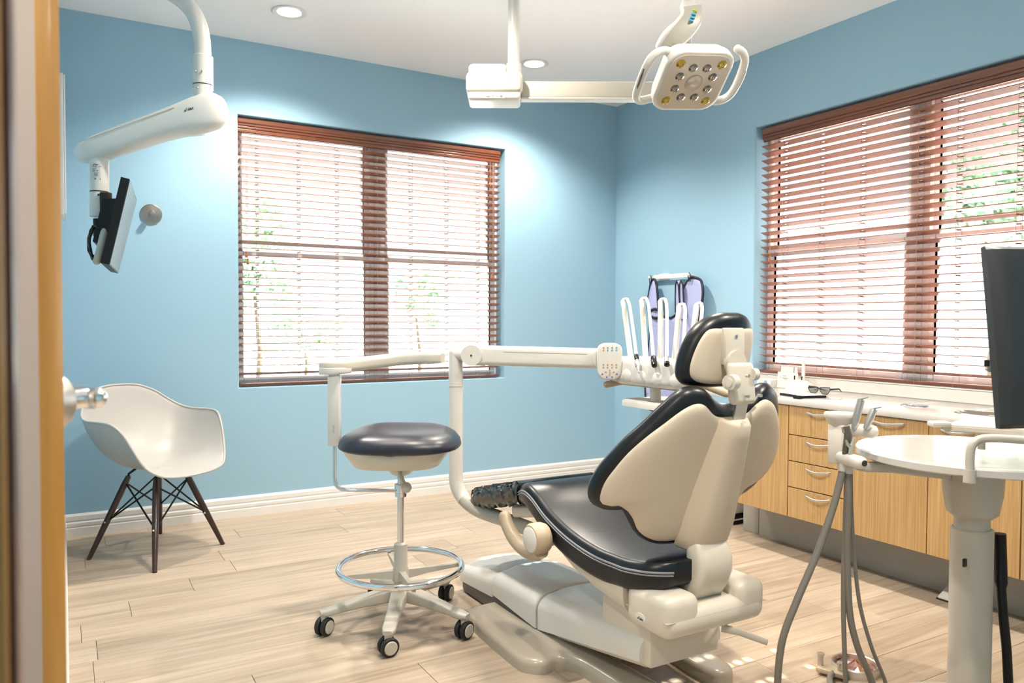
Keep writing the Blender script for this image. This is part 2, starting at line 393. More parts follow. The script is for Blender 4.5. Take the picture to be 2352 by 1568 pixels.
# ---- windows: twin double-hung units
def window(name, op, fm, label):
    root = empty(name, fm((op[0] + op[1]) / 2, op[2], 0.12)); tag(root, label, 'window', kind='structure')
    a0, a1, z0, z1 = op; d0, d1 = 0.115, 0.165; am = (a0 + a1) / 2; zm = (z0 + z1) / 2
    def P(n, lo, hi, m='vinyl_white', bev=0.004):
        t = B(); p, q = fm(*lo), fm(*hi)
        box(t, (min(p.x, q.x), min(p.y, q.y), min(p.z, q.z)), (max(p.x, q.x), max(p.y, q.y), max(p.z, q.z)), bev); return obj(n, t, m, root)
    P('frame_head', (a0, z1 - 0.045, d0), (a1, z1, d1)); P('frame_sill', (a0, z0, d0), (a1, z0 + 0.02, d1))
    P('frame_jamb', (a0, z0 + 0.02, d0), (a0 + 0.02, z1 - 0.045, d1)); P('frame_jamb', (a1 - 0.02, z0 + 0.02, d0), (a1, z1 - 0.045, d1))
    P('mullion', (am - 0.052, z0 + 0.02, d0), (am + 0.052, z1 - 0.045, d1))
    for s0, s1 in ((a0 + 0.02, am - 0.052), (am + 0.052, a1 - 0.02)):
        for zz0, zz1, dd in ((z0 + 0.02, zm + 0.02, 0.118), (zm - 0.02, z1 - 0.045, 0.143)):
            f = 0.030
            t = B()
            for lo, hi in (((s0, zz0), (s0 + f, zz1)), ((s1 - f, zz0), (s1, zz1)), ((s0 + f, zz0), (s1 - f, zz0 + f)), ((s0 + f, zz1 - f), (s1 - f, zz1))):
                p, q = fm(lo[0], lo[1], dd), fm(hi[0], hi[1], dd + 0.022)
                box(t, (min(p.x, q.x), min(p.y, q.y), min(p.z, q.z)), (max(p.x, q.x), max(p.y, q.y), max(p.z, q.z)), 0.002, 1)
            sh = obj('sash', t, 'vinyl_white', root)
            t = B(); p, q = fm(s0 + f, zz0 + f, dd + 0.009), fm(s1 - f, zz1 - f, dd + 0.013)
            box(t, (min(p.x, q.x), min(p.y, q.y), min(p.z, q.z)), (max(p.x, q.x), max(p.y, q.y), max(p.z, q.z))); obj('pane', t, 'window_glass', sh)
    return root
window('window_1', WA, lambda a, z, d: V((a, d, z)), 'white framed twin sash window behind the blind on the back wall')
window('window_2', WB, lambda a, z, d: V((d, a, z)), 'white framed twin sash window above the counter')

# ---- wooden blinds, slat by slat
def blind(op, fm, swap, label, ladders, cords, root_loc, vend, zbot):
    a0, a1, z0, z1 = op; root = thing('window_blind', fm(*root_loc), label, 'window blind')
    L0, L1 = a0 + 0.012, a1 - 0.022; W = 0.050; c = 0.055; th = 0.0045; hw = 0.007; hl = 0.012
    am = (L0 + L1) / 2; tl_ = math.radians(15.5); sn, cs_ = math.sin(tl_), math.cos(tl_)
    t = B(); us = sorted([L0, L1] + [l + s for l in ladders for s in (-hl, hl)]); vsx = [-W / 2, -hw, hw, W / 2]
    ish = lambda u: any(abs(u - l) < hl for l in ladders)
    for zz in (0, th):
        g = [[t.verts.new(fm(u, zz - v * sn, v * cs_) - fm(am, 0, 0)) for v in vsx] for u in us]
        for i in range(len(us) - 1):
            for j in range(3):
                if j == 1 and ish((us[i] + us[i + 1]) / 2): continue
                t.faces.new((g[i][j], g[i + 1][j], g[i + 1][j + 1], g[i][j + 1]))
    for va, vb, ua, ub in ((-W / 2, -W / 2, L0, L1), (W / 2, W / 2, L0, L1), (-W / 2, W / 2, L0, L0), (-W / 2, W / 2, L1, L1)):
        t.faces.new([t.verts.new(fm(p[0], p[1] - p[2] * sn, p[2] * cs_) - fm(am, 0, 0)) for p in ((ua, 0, va), (ub, 0, vb), (ub, th, vb), (ua, th, va))])
    bmesh.ops.remove_doubles(t, verts=t.verts, dist=1e-5); bmesh.ops.recalc_face_normals(t, faces=t.faces)
    me = bpy.data.meshes.new('slat'); t.to_mesh(me); t.free(); me.materials.append(MATS[swap])
    z = z1 - 0.125; step = 0.0428; zl = []
    while z > zbot + 0.035: zl.append(z); z -= step
    for z in zl:
        o = bpy.data.objects.new('slat', me); col.objects.link(o); o.parent = root; o.location = fm(am, z, c) - root.location
    # valance with ridges
    pr = [(0.030, 0), (0.022, 0.004), (0.022, 0.018), (0.026, 0.020), (0.026, 0.024), (0.021, 0.026), (0.021, 0.034), (0.025, 0.036), (0.025, 0.040), (0.019, 0.043), (0.019, 0.050), (0.012, 0.058), (0.012, 0.074), (0.020, 0.082), (0.034, 0.082), (0.034, 0.0)]
    t = B(); loft(t, [[fm(u, z1 - 0.095 + h, d) for d, h in pr] for u in vend]); obj('valance', t, 'blind_wood', root, 0.3)
    t = B(); p, q = fm(L0, z1 - 0.075, 0.034), fm(L1, z1 - 0.02, 0.085); box(t, [min(x) for x in zip(p, q)], [max(x) for x in zip(p, q)]); obj('headrail', t, 'blind_wood', root)
    t = B(); p, q = fm(L0, zbot, c - W / 2), fm(L1, zbot + 0.016, c + W / 2); box(t, [min(x) for x in zip(p, q)], [max(x) for x in zip(p, q)], 0.004); obj('bottom_rail', t, 'blind_wood', root)
    for l in ladders:
        t = B()
        for dv in (c - W / 2 - 0.001, c + W / 2 + 0.001): cyl(t, fm(l, zbot, dv), fm(l, z1 - 0.07, dv), 0.0008, n=5)
        for z in zl: cyl(t, fm(l, z - 0.001 + W / 2 * sn, c - W / 2 - 0.001), fm(l, z - 0.001 - W / 2 * sn, c + W / 2 + 0.001), 0.0006, n=4)
        obj('ladder_cord', t, 'cord', root)
    for u, ze in cords:
        t = B(); cyl(t, fm(u, ze, 0.026), fm(u, z1 - 0.08, 0.026), 0.0011, n=6); co = obj('pull_cord', t, 'cord', root)
        t = B(); lathe(t, [(0.001, 0.0), (0.006, 0.001), (0.0075, 0.008), (0.006, 0.018), (0.004, 0.024), (0.0055, 0.028), (0.005, 0.034), (0.002, 0.036)], fm(u, ze - 0.034, 0.026), n=12); obj('tassel', t, 'tassel_wood', co)
    return root
blind(WA, lambda a, z, d: V((a, d, z)), 'slat_wood', 'dark brown wooden venetian blind over the back wall window', [-2.60, -2.356, -2.12, -1.868, -1.63, -1.374, -1.138], [(-2.668, 1.535), (-2.660, 1.495), (-1.040, 1.46), (-1.034, 1.455), (-1.058, 2.09)], (-1.837, 0.747, 0.05), (WA[0] + 0.004, WA[1] - 0.030), WA[2] + 0.006)
MATS['slat_wood_b'] = MATS['slat_wood']
blind(WB, lambda a, z, d: V((d, a, z)), 'slat_wood_b', 'dark brown wooden venetian blind over the window above the counter', [-1.53, -1.781, -2.033, -2.352, -2.543, -2.808, -2.95, -3.15], [(-1.44, 1.53), (-1.448, 1.49)], (-2.31, 0.835, 0.05), (WB[0] + 0.004, WB[1] - 0.040), WB[2] + 0.006)

# ---- recessed ceiling lights
DL = [(-2.561, -0.549), (-1.042, -0.510), (-2.56, -2.15), (-0.95, -2.0), (-2.45, -3.85), (-1.0, -3.65), (-4.3, -4.2)]  # the last lamp is unseen, added to light the hallway
lab = ['round recessed ceiling light above the white shell chair', 'round recessed ceiling light beside the pole of the treatment light', 'round recessed ceiling light above the foot ring stool', 'round recessed ceiling light above the instrument arm', 'round recessed ceiling light by the doorway', 'round recessed ceiling light above the round table', 'added unseen ceiling light that brightens the hallway']
for k, (x, y) in enumerate(DL):
    r = thing('ceiling_light', (x, y, CEIL), lab[k], 'ceiling light', 'recessed ceiling lights')
    t = B(); lathe(t, [(0.088, 0.0), (0.090, -0.004), (0.084, -0.008), (0.062, -0.004), (0.062, 0.0)], (x, y, CEIL)); obj('trim_ring', t, 'trim_white', r)
    t = B(); lathe(t, [(0.061, 0.0), (0.061, -0.003), (0.001, -0.0035)], (x, y, CEIL)); obj('lens', t, 'lamp_lens', r)
    ld = bpy.data.lights.new('downlight', 'SPOT'); ld.energy = DOWN_W * 8; ld.color = DOWN_COL; ld.shadow_soft_size = 0.05
    ld.spot_size = math.radians(138); ld.spot_blend = 0.75
    lo = bpy.data.objects.new('downlight', ld); col.objects.link(lo); lo.location = (x, y, CEIL - 0.05)

# ---- open door at the left and its frame
DR = 42.0; u_ = V((-math.sin(math.radians(DR)), math.cos(math.radians(DR)), 0)); n_ = V((math.cos(math.radians(DR)), math.sin(math.radians(DR)), 0))
E0 = V((-3.6173, -3.60, 0))      # left corner of the free edge
door = empty('door_1', E0); tag(door, 'open wooden door with golden edge and chrome lever', 'door', kind='structure')
def dbox(lo, hi, bev=0.0):
    t = B(); box(t, lo, hi, bev)
    for v in t.verts: v.co = E0 + n_ * v.co.x + u_ * v.co.y + V((0, 0, v.co.z))
    return t
obj('door_leaf', dbox((0.0015, 0.001, 0.01), (0.0295, 0.90, 2.10)), 'door_face', door)
obj('edge_band', dbox((0.0, -0.001, 0.01), (0.031, 0.0015, 2.10), 0.0005), 'door_wood', door)
hc = E0 + n_ * 0.031 + u_ * 0.045 + V((0, 0, 1.043))
t = B(); lathe(t, [(0.036, 0), (0.036, 0.026), (0.034, 0.030), (0.001, 0.034)], hc, n_); hd = obj('door_handle', t, 'brushed', door)
t = B(); cyl(t, hc + n_ * 0.030, hc + n_ * 0.085, 0.0135); obj('neck', t, 'chrome', hd)
t = B(); tube(t, [hc + n_ * 0.078 - u_ * 0.014, hc + n_ * 0.082 + u_ * 0.02, hc + n_ * 0.084 + u_ * 0.06, hc + n_ * 0.080 + u_ * 0.115], [0.014, 0.0155, 0.014, 0.010], 14, sx=0.8); sphere(t, hc + n_ * 0.078 - u_ * 0.014, 0.0138, 12); obj('lever', t, 'chrome', hd)
b = B(); box(b, (-3.82, -4.16, 0), (-3.6205, -4.10, 2.15), 0.004)
jt = obj('trim_1', b, 'jamb_wood'); tag(jt, 'golden wood door jamb right beside the viewer', 'door frame', kind='structure')
b = B(); box(b, (-3.6205, -4.15, 0), (-3.6165, -4.10, 2.15), 0.002); obj('shadow_strip', b, 'jamb_shadow', jt)  # shadow gap beside the jamb, drawn as a dark strip
# white cabinet on the left wall
r = thing('wall_cabinet', (XL, -0.55, 1.61), 'shallow white cabinet mounted high on the left wall', 'cabinet')
b = B(); box(b, (XL, -0.68, 1.605), (XL + 0.022, -0.40, 2.225), 0.003); obj('body', b, 'trim_white', r)
b = B(); box(b, (XL + 0.0225, -0.675, 1.610), (XL + 0.030, -0.405, 2.22), 0.002); obj('door_panel', b, 'trim_white', r)
# steel disc on the back wall
b = B(); dc = V((-3.172, 0, 1.713)); lathe(b, [(0.055, 0), (0.055, 0.004), (0.050, 0.008), (0.012, 0.012), (0.012, 0.03), (0.015, 0.034), (0.015, 0.048), (0.011, 0.052), (0.001, 0.053)], dc, (0, -1, 0), 40)
r = tag(obj('coat_hook', b, 'hook_steel', None, 0.15), 'round brushed steel coat hook on the blue back wall', 'hook')

# ================================================================== TREATMENT CHAIR
XC = -1.985
ch = thing('dental_chair', (XC, -2.4, 0), 'reclining dental treatment chair with black vinyl upholstery and cream shells', 'dental chair')
def bs(wd, z, o): return V((XC + wd, -2.990 - 0.36 * (z - 0.552) + 0.75 * wd * wd + o * 0.94, z + o * 0.34))
shell_l = [(-.044, .880), (-.078, .892), (-.111, .917), (-.142, .920), (-.175, .902), (-.215, .866), (-.253, .830), (-.288, .787), (-.312, .743), (-.330, .698), (-.332, .652), (-.317, .635), (-.289, .636), (-.256, .617), (-.231, .589), (-.21, .554), (-.178, .529), (-.134, .514), (-.07, .514)]
shell_r = [(.07, .512), (.103, .54), (.122, .60), (.150, .643), (.20, .656), (.249, .669), (.292, .692), (.312, .72), (.308, .755), (.288, .797), (.238, .855), (.183, .901), (.125, .921), (.085, .907), (.05, .882)]
cush_l = [(-.005, .896), (-.053, .918), (-.092, .946), (-.129, .953), (-.165, .942), (-.206, .898), (-.243, .850), (-.281, .805), (-.310, .760), (-.331, .722), (-.343, .676), (-.342, .643), (-.324, .615), (-.299, .604), (-.268, .608), (-.241, .594), (-.219, .564), (-.193, .528), (-.152, .494), (-.09, .480)]
cush_r = [(.07, .480), (.115, .51), (.14, .57), (.17, .600), (.218, .612), (.275, .63), (.315, .66), (.334, .70), (.332, .76), (.312, .825), (.272, .885), (.222, .930), (.168, .951), (.120, .940), (.088, .912), (.045, .896)]
shell_o = [(p.x, p.y) for p in cr([V((a, c_, 0)) for a, c_ in shell_l + shell_r], 4, True)]; cush_o = [(p.x, p.y) for p in cr([V((a, c_, 0)) for a, c_ in cush_l + cush_r], 4, True)]
t = B(); pillow(t, cush_o, (0, .72), bs, lambda q: 0.045 + 0.05 * math.sqrt(max(0, 1 - q ** 5)) , lambda q: 0.045 - 0.04 * math.sqrt(max(0, 1 - q ** 10)), 8, 140); obj('backrest_cushion', t, 'vinyl_black', ch, 1.2)
t = B(); pillow(t, shell_o, (0, .72), bs, lambda q: 0.008, lambda q: 0.004 - 0.016 * math.sqrt(max(0, 1 - q ** 14)), 8, 140); obj('backrest_shell', t, 'cream_shell', ch, 0.9)
L = []
for z, hw, pr_ in ((.500, .060, .022), (.510, .066, .042), (.54, .067, .056), (.60, .066, .060), (.68, .060, .054), (.78, .050, .046), (.84, .043, .042), (.875, .037, .040), (.884, .033, .030)):
    L.append([bs(a - .010, z, -c_ - 0.012) for a, c_ in ((-hw - .018, -.006), (-hw - .008, pr_ * .35), (-hw + .003, pr_ * .8), (-hw + .017, pr_), (0, pr_ * 1.04), (hw - .017, pr_), (hw - .003, pr_ * .8), (hw + .008, pr_ * .35), (hw + .018, -.006))])
t = B(); loft(t, L); obj('spine_cover', t, 'cream_shell', ch, 1.0)
# curved post under the backrest
L = []
for y, z, hw, th in ((-2.958, .335, .064, .034), (-2.988, .36, .064, .036), (-3.018, .405, .064, .037), (-3.033, .445, .064, .037), (-3.033, .485, .064, .037), (-3.024, .515, .060, .034), (-3.012, .54, .052, .028)):
    L.append([V((XC - .014 + a, y + c_, z + 0.35 * c_)) for a, c_ in rrect(hw, th, .02)])
t = B(); loft(t, L); obj('back_post', t, 'cream', ch, 1.0)
# headrest
hr = [(0, 1.168), (.045, 1.166), (.082, 1.150), (.110, 1.118), (.124, 1.07), (.126, 1.02), (.117, .985), (.094, .966), (.05, .958), (0, .957)]
hp = [(0, 1.126), (.04, 1.126), (.080, 1.124), (.098, 1.10), (.108, 1.06), (.110, 1.02), (.102, .995), (.082, .980), (.045, .973), (0, .972)]
def hs(wd, z, o): return V((XC + wd + .22 * (z - 1.06), -3.080 - 0.10 * (z - 1.056) + 1.6 * wd * wd + o, z + 0.10 * o))
t = B(); pillow(t, smooth_outline(hr), (0, 1.06), hs, lambda q: 0.03 + 0.035 * math.sqrt(max(0, 1 - q ** 4)), lambda q: 0.03 - 0.035 * math.sqrt(max(0, 1 - q ** 8)), 7, 90); hd_ = obj('headrest_cushion', t, 'vinyl_black', ch, 1.2)
t = B(); pillow(t, smooth_outline(hp), (0, 1.05), hs, lambda q: 0.0, lambda q: -0.004 - 0.007 * math.sqrt(max(0, 1 - q ** 10)), 5, 80); obj('back_panel', t, 'cream_shell', hd_, 1.0)
t = B(); box(t, (XC - .034, -3.107, 1.025), (XC + .040, -3.081, 1.128), .006); cyl(t, (XC + .0, -3.101, 1.03), (XC + .0, -3.117, 1.03), .036); obj('hinge_plate', t, 'cream', hd_)
t = B(); cyl(t, (XC + .004, -3.105, 1.105), (XC + .004, -3.1095, 1.105), .005); obj('screw', t, 'brushed', hd_)
t = B(); box(t, (XC - .046, -3.142, .918), (XC + .048, -3.117, 1.034), .014, 4, Matrix.Rotation(math.radians(-7), 3, 'X')); br = obj('headrest_bracket', t, 'cream', ch)
t = B(); cyl(t, (XC - .040, -3.145, .982), (XC - .066, -3.150, .982), .021); cyl(t, (XC - .066, -3.150, .982), (XC - .069, -3.1505, .982), .012); obj('knob', t, 'cream', br)
t = B(); cyl(t, (XC + .034, -3.135, 1.0), (XC + .052, -3.135, 1.0), .017); obj('knob', t, 'cream', br)
for dx, z in ((-.02, .945), (-.02, 1.0), (.028, .945)):
    t = B(); cyl(t, (XC + dx, -3.168, z), (XC + dx, -3.178, z), .0045); obj('screw', t, 'brushed', br)
t = B(); box(t, (XC - .022, -3.131, .84), (XC + .022, -3.121, .935), .002, 1, Matrix.Rotation(math.radians(12), 3, 'X')); obj('glide_bar', t, 'brushed', ch)
# seat and toe board lofted along the chair
def xo(y): q = max(0, min(1, (-2.84 - y) / .16)); return -.045 * q * q * (3 - 2 * q)
def sect(y, zt, hw, th, dish=0.006, r=0.022):
    out = []
    for a, c_ in rrect(hw, th / 2, min(r, th / 2 - 0.001), 4):
        z = zt - th / 2 + c_
        if c_ > 0: z += -dish * (1 - min(1, (a / hw) ** 2)) + 0.010 * max(0, 1 - (abs(abs(a) - hw * .72) / (hw * .28)) ** 2)
        out.append(V((XC + a + xo(y), y, z)))
    return out
def dense(secs, k=5): return [tuple(p) for p in _cr4(secs, k)]
def _cr4(s, k):
    a = cr([V((q[0], q[1], q[2])) for q in s], k); b2 = cr([V((q[3], 0, 0)) for q in s], k)
    return [(p.x, p.y, p.z, q.x) for p, q in zip(a, b2)]
toe = dense([(-1.795, .412, .10, .022), (-1.805, .422, .138, .040), (-1.85, .438, .164, .052), (-2.05, .490, .181, .060), (-2.27, .549, .200, .062)])
seat = dense([(-2.275, .550, .202, .060), (-2.33, .568, .216, .075), (-2.40, .558, .224, .090), (-2.50, .515, .230, .094), (-2.63, .478, .233, .094), (-2.77, .458, .232, .092), (-2.88, .456, .218, .086), (-2.96, .462, .175, .080), (-3.01, .466, .135, .070), (-3.03, .466, .10, .05)])
t = B(); loft(t, [sect(*s) for s in toe]); tc_ = obj('toe_cushion', t, 'vinyl_black', ch, 1.2)
t = B(); loft(t, [sect(*s) for s in seat]); sc_ = obj('seat_cushion', t, 'vinyl_black', ch, 1.2)
for sgn in (-1, 1):
    t = B(); tube(t, [V((XC + xo(s[0]) + sgn * (s[2] - .001), s[0], s[1] - .021)) for s in seat], .0035, 8); obj('piping', t, 'piping_grey', sc_)
    t = B(); tube(t, [V((XC + xo(s[0]) + sgn * (s[2] + .001), s[0], s[1] - .029)) for s in seat], .0022, 6); obj('piping', t, 'piping_grey', sc_)
t = B(); tube(t, [V((XC + a * .18, -2.66 - .03 * (1 - abs(a) ** 2) , .474 - .004 * (1 - a * a))) for a in [i / 8 - 1 for i in range(17)]], .003, 6); obj('seam', t, 'black', sc_)
# clear wrinkled cover over the toe board
L = []
rr = random.Random(3)
for i, s in enumerate(_cr4([(q[0], q[1], q[2], q[3]) for q in toe[1:]], 3)):
    base = sect(s[0], s[1] + .006, s[2] + .006, s[3] + .012)
    L.append([p + V((0, 0, (0.006 * math.sin(i * 1.9 + j * .6) + 0.006 * math.sin(i * 0.9 - j * 1.7) + 0.004))) for j, p in enumerate(base)])
t = B(); loft(t, L, False); obj('plastic_cover', t, 'clear_film', tc_, 0.4)
t = B(); box(t, (XC - .150, -2.40, .430), (XC + .150, -2.13, .475), .012, 3, Matrix.Rotation(math.radians(-13), 3, 'X')); obj('toe_support', t, 'cream', ch)
# seat underbody
L = []
for y, hw, zt, zb in ((-2.40, .08, .475, .43), (-2.44, .16, .465, .405), (-2.52, .195, .43, .376), (-2.62, .207, .405, .345), (-2.75, .213, .385, .318), (-2.895, .216, .395, .295)):
    L.append([V((XC + a, y, (zt + zb) / 2 + c_)) for a, c_ in [(hw, (zt - zb) / 2), (-hw, (zt - zb) / 2), (-hw, 0), (-hw * .97, -(zt - zb) * .3), (-hw * .88, -(zt - zb) * .48), (-hw * .6, -(zt - zb) / 2), (hw * .6, -(zt - zb) / 2), (hw * .88, -(zt - zb) * .48), (hw * .97, -(zt - zb) * .3), (hw, 0)]])
t = B(); loft(t, L); obj('seat_underbody', t, 'cream', ch, 1.0)
# rear housing with the saddle for the post
t = B(); box(t, (XC - .217, -3.085, .275), (XC + .168, -2.902, .356), .036, 5); box(t, (XC - .217, -3.083, .283), (XC - .088, -2.902, .395), .030, 5); box(t, (XC + .058, -3.083, .283), (XC + .168, -2.902, .395), .030, 5)
rh = obj('rear_housing', t, 'cream', ch)
t = B(); box(t, (XC - .2155, -3.0835, .330), (XC + .1665, -2.905, .3312), .0003, 1); obj('seam', t, 'grey_plastic', rh)
t = B(); lathe(t, [(.012, 0), (.0118, .0012), (.001, .0013)], (XC - .217, -2.975, .316), (-1, 0, 0), 24)
for v in t.verts: v.co.y = -2.975 + (v.co.y + 2.975) * 1.7
bd = obj('badge', t, 'white_plastic', rh); logo(bd, (XC - .2190, -2.975, .313), (0, -1, 0), (0, 0, 1), .009)
t = B(); tube(t, [(XC + .02, -3.05, .266), (XC + .05, -3.09, .262), (XC + .085, -3.16, .25)], [.012, .011, .009], 10, sx=.5); obj('release_lever', t, 'grey_plastic', ch)
# lift arm, gear box and base
t = B(); box(t, (-2.130, -2.935, .135), (-1.857, -2.70, .290), .008, 2); obj('drive_box', t, 'cream', ch)
def arm_sect(y, zb, zt, hw, r=.03): return [V((XC + a, y, (zb + zt) / 2 + c_)) for a, c_ in rrect(hw, (zt - zb) / 2, r, 4)]
def hump(y0, y1, zb0, zb1, zt0, zt1, hw, crown, m, name):
    L = []
    for q, e in ((0, .82), (.012, .95), (.04, 1), (.5, 1), (.96, 1), (.988, .95), (1, .82)):
        y = y0 + (y1 - y0) * q; zb = zb0 + (zb1 - zb0) * q; zt = zt0 + (zt1 - zt0) * q; hh = hw * (0.96 + .04 * e)
        top = zt - (1 - e) * .035
        hh = hw * (0.96 + .04 * e); pts = [(hh, zb), (hh, top - .05)]
        for k in range(1, 8): a = math.pi / 2 * k / 8; pts.append((hh - .06 + .06 * math.cos(a), top - .05 + .05 * math.sin(a)))
        pts += [(hh - .06, top), (hh * .4, top + crown * .8), (0, top + crown), (-hh * .4, top + crown * .8), (-hh + .06, top)]
        for k in range(7, 0, -1): a = math.pi / 2 * k / 8; pts.append((-hh + .06 - .06 * math.cos(a), top - .05 + .05 * math.sin(a)))
        pts += [(-hh, top - .05), (-hh, zb)]
        L.append([V((XC + a, y, z)) for a, z in pts])
    t = B(); loft(t, L); return obj(name, t, m, ch, 0.9)
hump(-2.905, -2.345, .150, .050, .232, .175, .163, .010, 'white_plastic', 'lift_arm_cover')
hump(-2.34, -2.02, .052, .075, .175, .165, .168, .012, 'white_plastic', 'front_cover')
hump(-2.015, -1.73, .062, .045, .158, .120, .166, .012, 'white_plastic', 'toe_cover')
t = B(); L = []
for y, zb, zt in ((-2.90, .125, .155), (-2.34, .028, .055)): L.append(arm_sect(y, zb, zt, .135, .006))
loft(t, L); obj('lower_link', t, 'cream', ch)
t = B(); box(t, (XC - .163, -2.33, 0.0), (XC + .163, -1.735, .075), .02); obj('base_frame', t, 'dark_grey', ch)
bo = [(-2.25, -2.02), (-2.295, -2.12), (-2.315, -2.46), (-2.30, -2.53), (-2.255, -2.565), (-2.20, -2.555), (-2.165, -2.60), (-2.155, -2.70), (-2.135, -3.12), (-2.10, -3.165), (-2.04, -3.16), (-2.02, -3.10), (-2.03, -2.75), (-2.03, -2.62), (-1.85, -2.62), (-1.85, -2.80), (-1.84, -2.89), (-1.80, -2.915), (-1.755, -2.895), (-1.735, -2.83), (-1.71, -2.58), (-1.64, -2.53), (-1.60, -2.46), (-1.60, -2.12), (-1.66, -2.02)]
bo = [(p.x, p.y) for p in cr([V((a, c_, 0)) for a, c_ in bo], 4, True)]
t = B(); prism(t, bo, 0.0, .048, .022, 4); obj('base_plate', t, 'warm_grey', ch, 0.9)
# armrest
hub = V((-2.222, -2.515, .432))
t = B(); lathe(t, [(.030, 0), (.046, .004), (.052, .02), (.052, .052), (.046, .062), (.001, .063)], hub, (-1, 0, 0), 32); ar = obj('armrest', t, 'tan', ch)
t = B(); lathe(t, [(.041, 0), (.041, .002), (.038, .004), (.001, .0042)], hub + V((-.062, 0, 0)), (-1, 0, 0), 32); obj('hub_cap', t, 'white_plastic', ar)
xa = hub.x - .032
ap = cr([(xa, -2.535, .398), (xa, -2.490, .378), (xa, -2.43, .376), (xa, -2.365, .394), (xa, -2.318, .426), (xa, -2.296, .454)], 5)
t = B(); tube(t, ap, [.028 - .006 * i / (len(ap) - 1) for i in range(len(ap))], 14); sphere(t, ap[-1], .022, 14); obj('arm_grip', t, 'tan', ar, 1.0)

# ================================================================== DELIVERY UNIT (instrument arm and control head)
du = thing('dental_delivery_unit', (-2.1738, -1.7380, 0.4419), 'cream instrument delivery arm on a bent post with touchpad, handpieces and tray', 'dental unit')
m0, m1 = V((-2.1681, -1.7231, 1.0045)), V((-2.1736, -1.7375, 0.4602))
path = cr([(-2.0576, -2.3055, 0.3530), (-2.0737, -2.2266, 0.3585), (-2.1095, -2.0436, 0.3688), (-2.1326, -1.8683, 0.3695), (-2.1509, -1.7700, 0.3980), (-2.1705, -1.7394, 0.4565), (-2.1727, -1.7351, 0.5515)], 6) + [m0]
t = B(); tube(t, path[-14:], .0295, 20); obj('post', t, 'white_plastic', du, 1.0)
t = B(); tube(t, path[:-13], .0285, 20); obj('post_link', t, 'grey_plastic', du, 1.0)
t = B(); ring(t, (-2.1695, -1.7267, 0.8693), .0293, .0012); obj('joint_line', t, 'grey_plastic', du)
t = B(); sphere(t, m0 + V((0, 0, .004)), .0295, 16); obj('post_cap', t, 'white_plastic', du)
aL, aR = V((-2.1218, -1.7848, 1.0007)), V((-1.6762, -2.0898, 0.9906)); ad = (aR - aL).normalized(); up = V((0, 0, 1)); sd = ad.cross(up)
L = []
for q, hh, hw in ((0, .043, .034), (.1, .043, .034), (.101, .041, .034), (1.0, .041, .034)):
    p = aL.lerp(aR, q); L.append([p + sd * a + up * c_ for a, c_ in rrect(hw, hh, .018)])
t = B(); loft(t, L); am_ = obj('flex_arm', t, 'white_plastic', du)
t = B(); cyl(t, aL - sd * .040, aL + sd * .040, .043, n=28); obj('pivot', t, 'white_plastic', am_)
for sg in (-1, 1):
    t = B(); cyl(t, aL + sd * sg * .040, aL + sd * sg * .042, .004, n=10); obj('pivot_screw', t, 'print_dark', am_)
t = B(); cyl(t, m0 + V((0, 0, .0)), aL, .030, n=20); obj('elbow', t, 'white_plastic', du)
t = B(); box(t, (-.17, -.0012, -.0012), (.17, .0012, .0012)); Rm = Matrix((ad, sd, up)).transposed()
for v in t.verts: v.co = Rm @ v.co + aL.lerp(aR, .56) + sd * .0335 + up * .018
obj('groove', t, 'grey_plastic', am_)
t = B(); cyl(t, aR - sd * .038, aR + sd * .038, .043, n=28); obj('pivot', t, 'white_plastic', am_)
# touchpad
tp = V((-1.6897, -2.1516, 0.9814)); tx, tz = RX.normalized(), V((0, 0, 1)); ty = -tx.cross(tz); 
def tpm(co): return tp + tx * co.x + tz * co.y + tx.cross(tz).normalized() * co.z
out = smooth_outline([(0, .074), (.026, .073), (.045, .060), (.050, .03), (.048, -.03), (.043, -.056), (.026, -.071), (0, -.073)])
t = B(); prism(t, out, -.012, .012, .006, 3, tpm); pad = obj('touchpad', t, 'white_plastic', du, 0.9)
def dots(rows, m):
    for px_, py_ in rows:
        t = B(); lathe(t, [(.0035, 0), (.0033, .0012), (.0001, .0014)], tpm(V((px_, py_, .012))), tx.cross(tz), 10); obj('button', t, m, pad)
dots([(-.026, .056), (-.009, .056), (-.026, .046), (-.026, -.012), (-.009, -.012), (.009, -.012), (.026, -.012), (-.026, -.023), (-.009, -.023), (.009, -.023), (.026, -.023)], 'button_orange')
dots([(.009, .056), (.026, .056), (-.009, .046), (.009, .046), (.026, .046)], 'button_blue')
dots([(-.03, -.05), (.028, -.05), (-.012, -.062), (.010, -.062)], 'button_navy'); dots([(0, -.036), (-.016, -.042), (0, -.044), (.016, -.042), (0, -.053)], 'button_orange')
# control head along the chair
HX = -1.575; hy0, hy1 = -2.055, -2.545
L = []
for q in [i / 24 for i in range(25)]:
    y = hy0 + (hy1 - hy0) * q; e = min(1, math.sqrt(max(0, 1 - (abs(q - .5) * 2) ** 10))) * .75 + .25
    bmp = .006 * abs(math.sin(q * math.pi * 6))
    L.append([V((HX + a - (bmp if a < 0 and c_ < .02 else 0), y, .945 + c_)) for a, c_ in rrect(.075 * e, .056 * e, .03 * e, 4)])
t = B(); loft(t, L); hdh = obj('control_head', t, 'white_plastic', du, 1.1)
t = B(); cyl(t, aR + V((0, 0, -.03)), (HX, -2.12, .945), .026, n=16); obj('head_neck', t, 'cream', du)
for k in range(5):
    y = -2.12 - .094 * k
    t = B(); lathe(t, [(.001, -.001), (.038, 0), (.034, .008), (.024, .014), (.001, .016)], (HX - .068, y, .925), (-1, 0, 0), 20)
    for v in t.verts: v.co.z = .93 + (v.co.z - .93) * .8
    obj('holder_bump', t, 'white_plastic', hdh, 1.0)
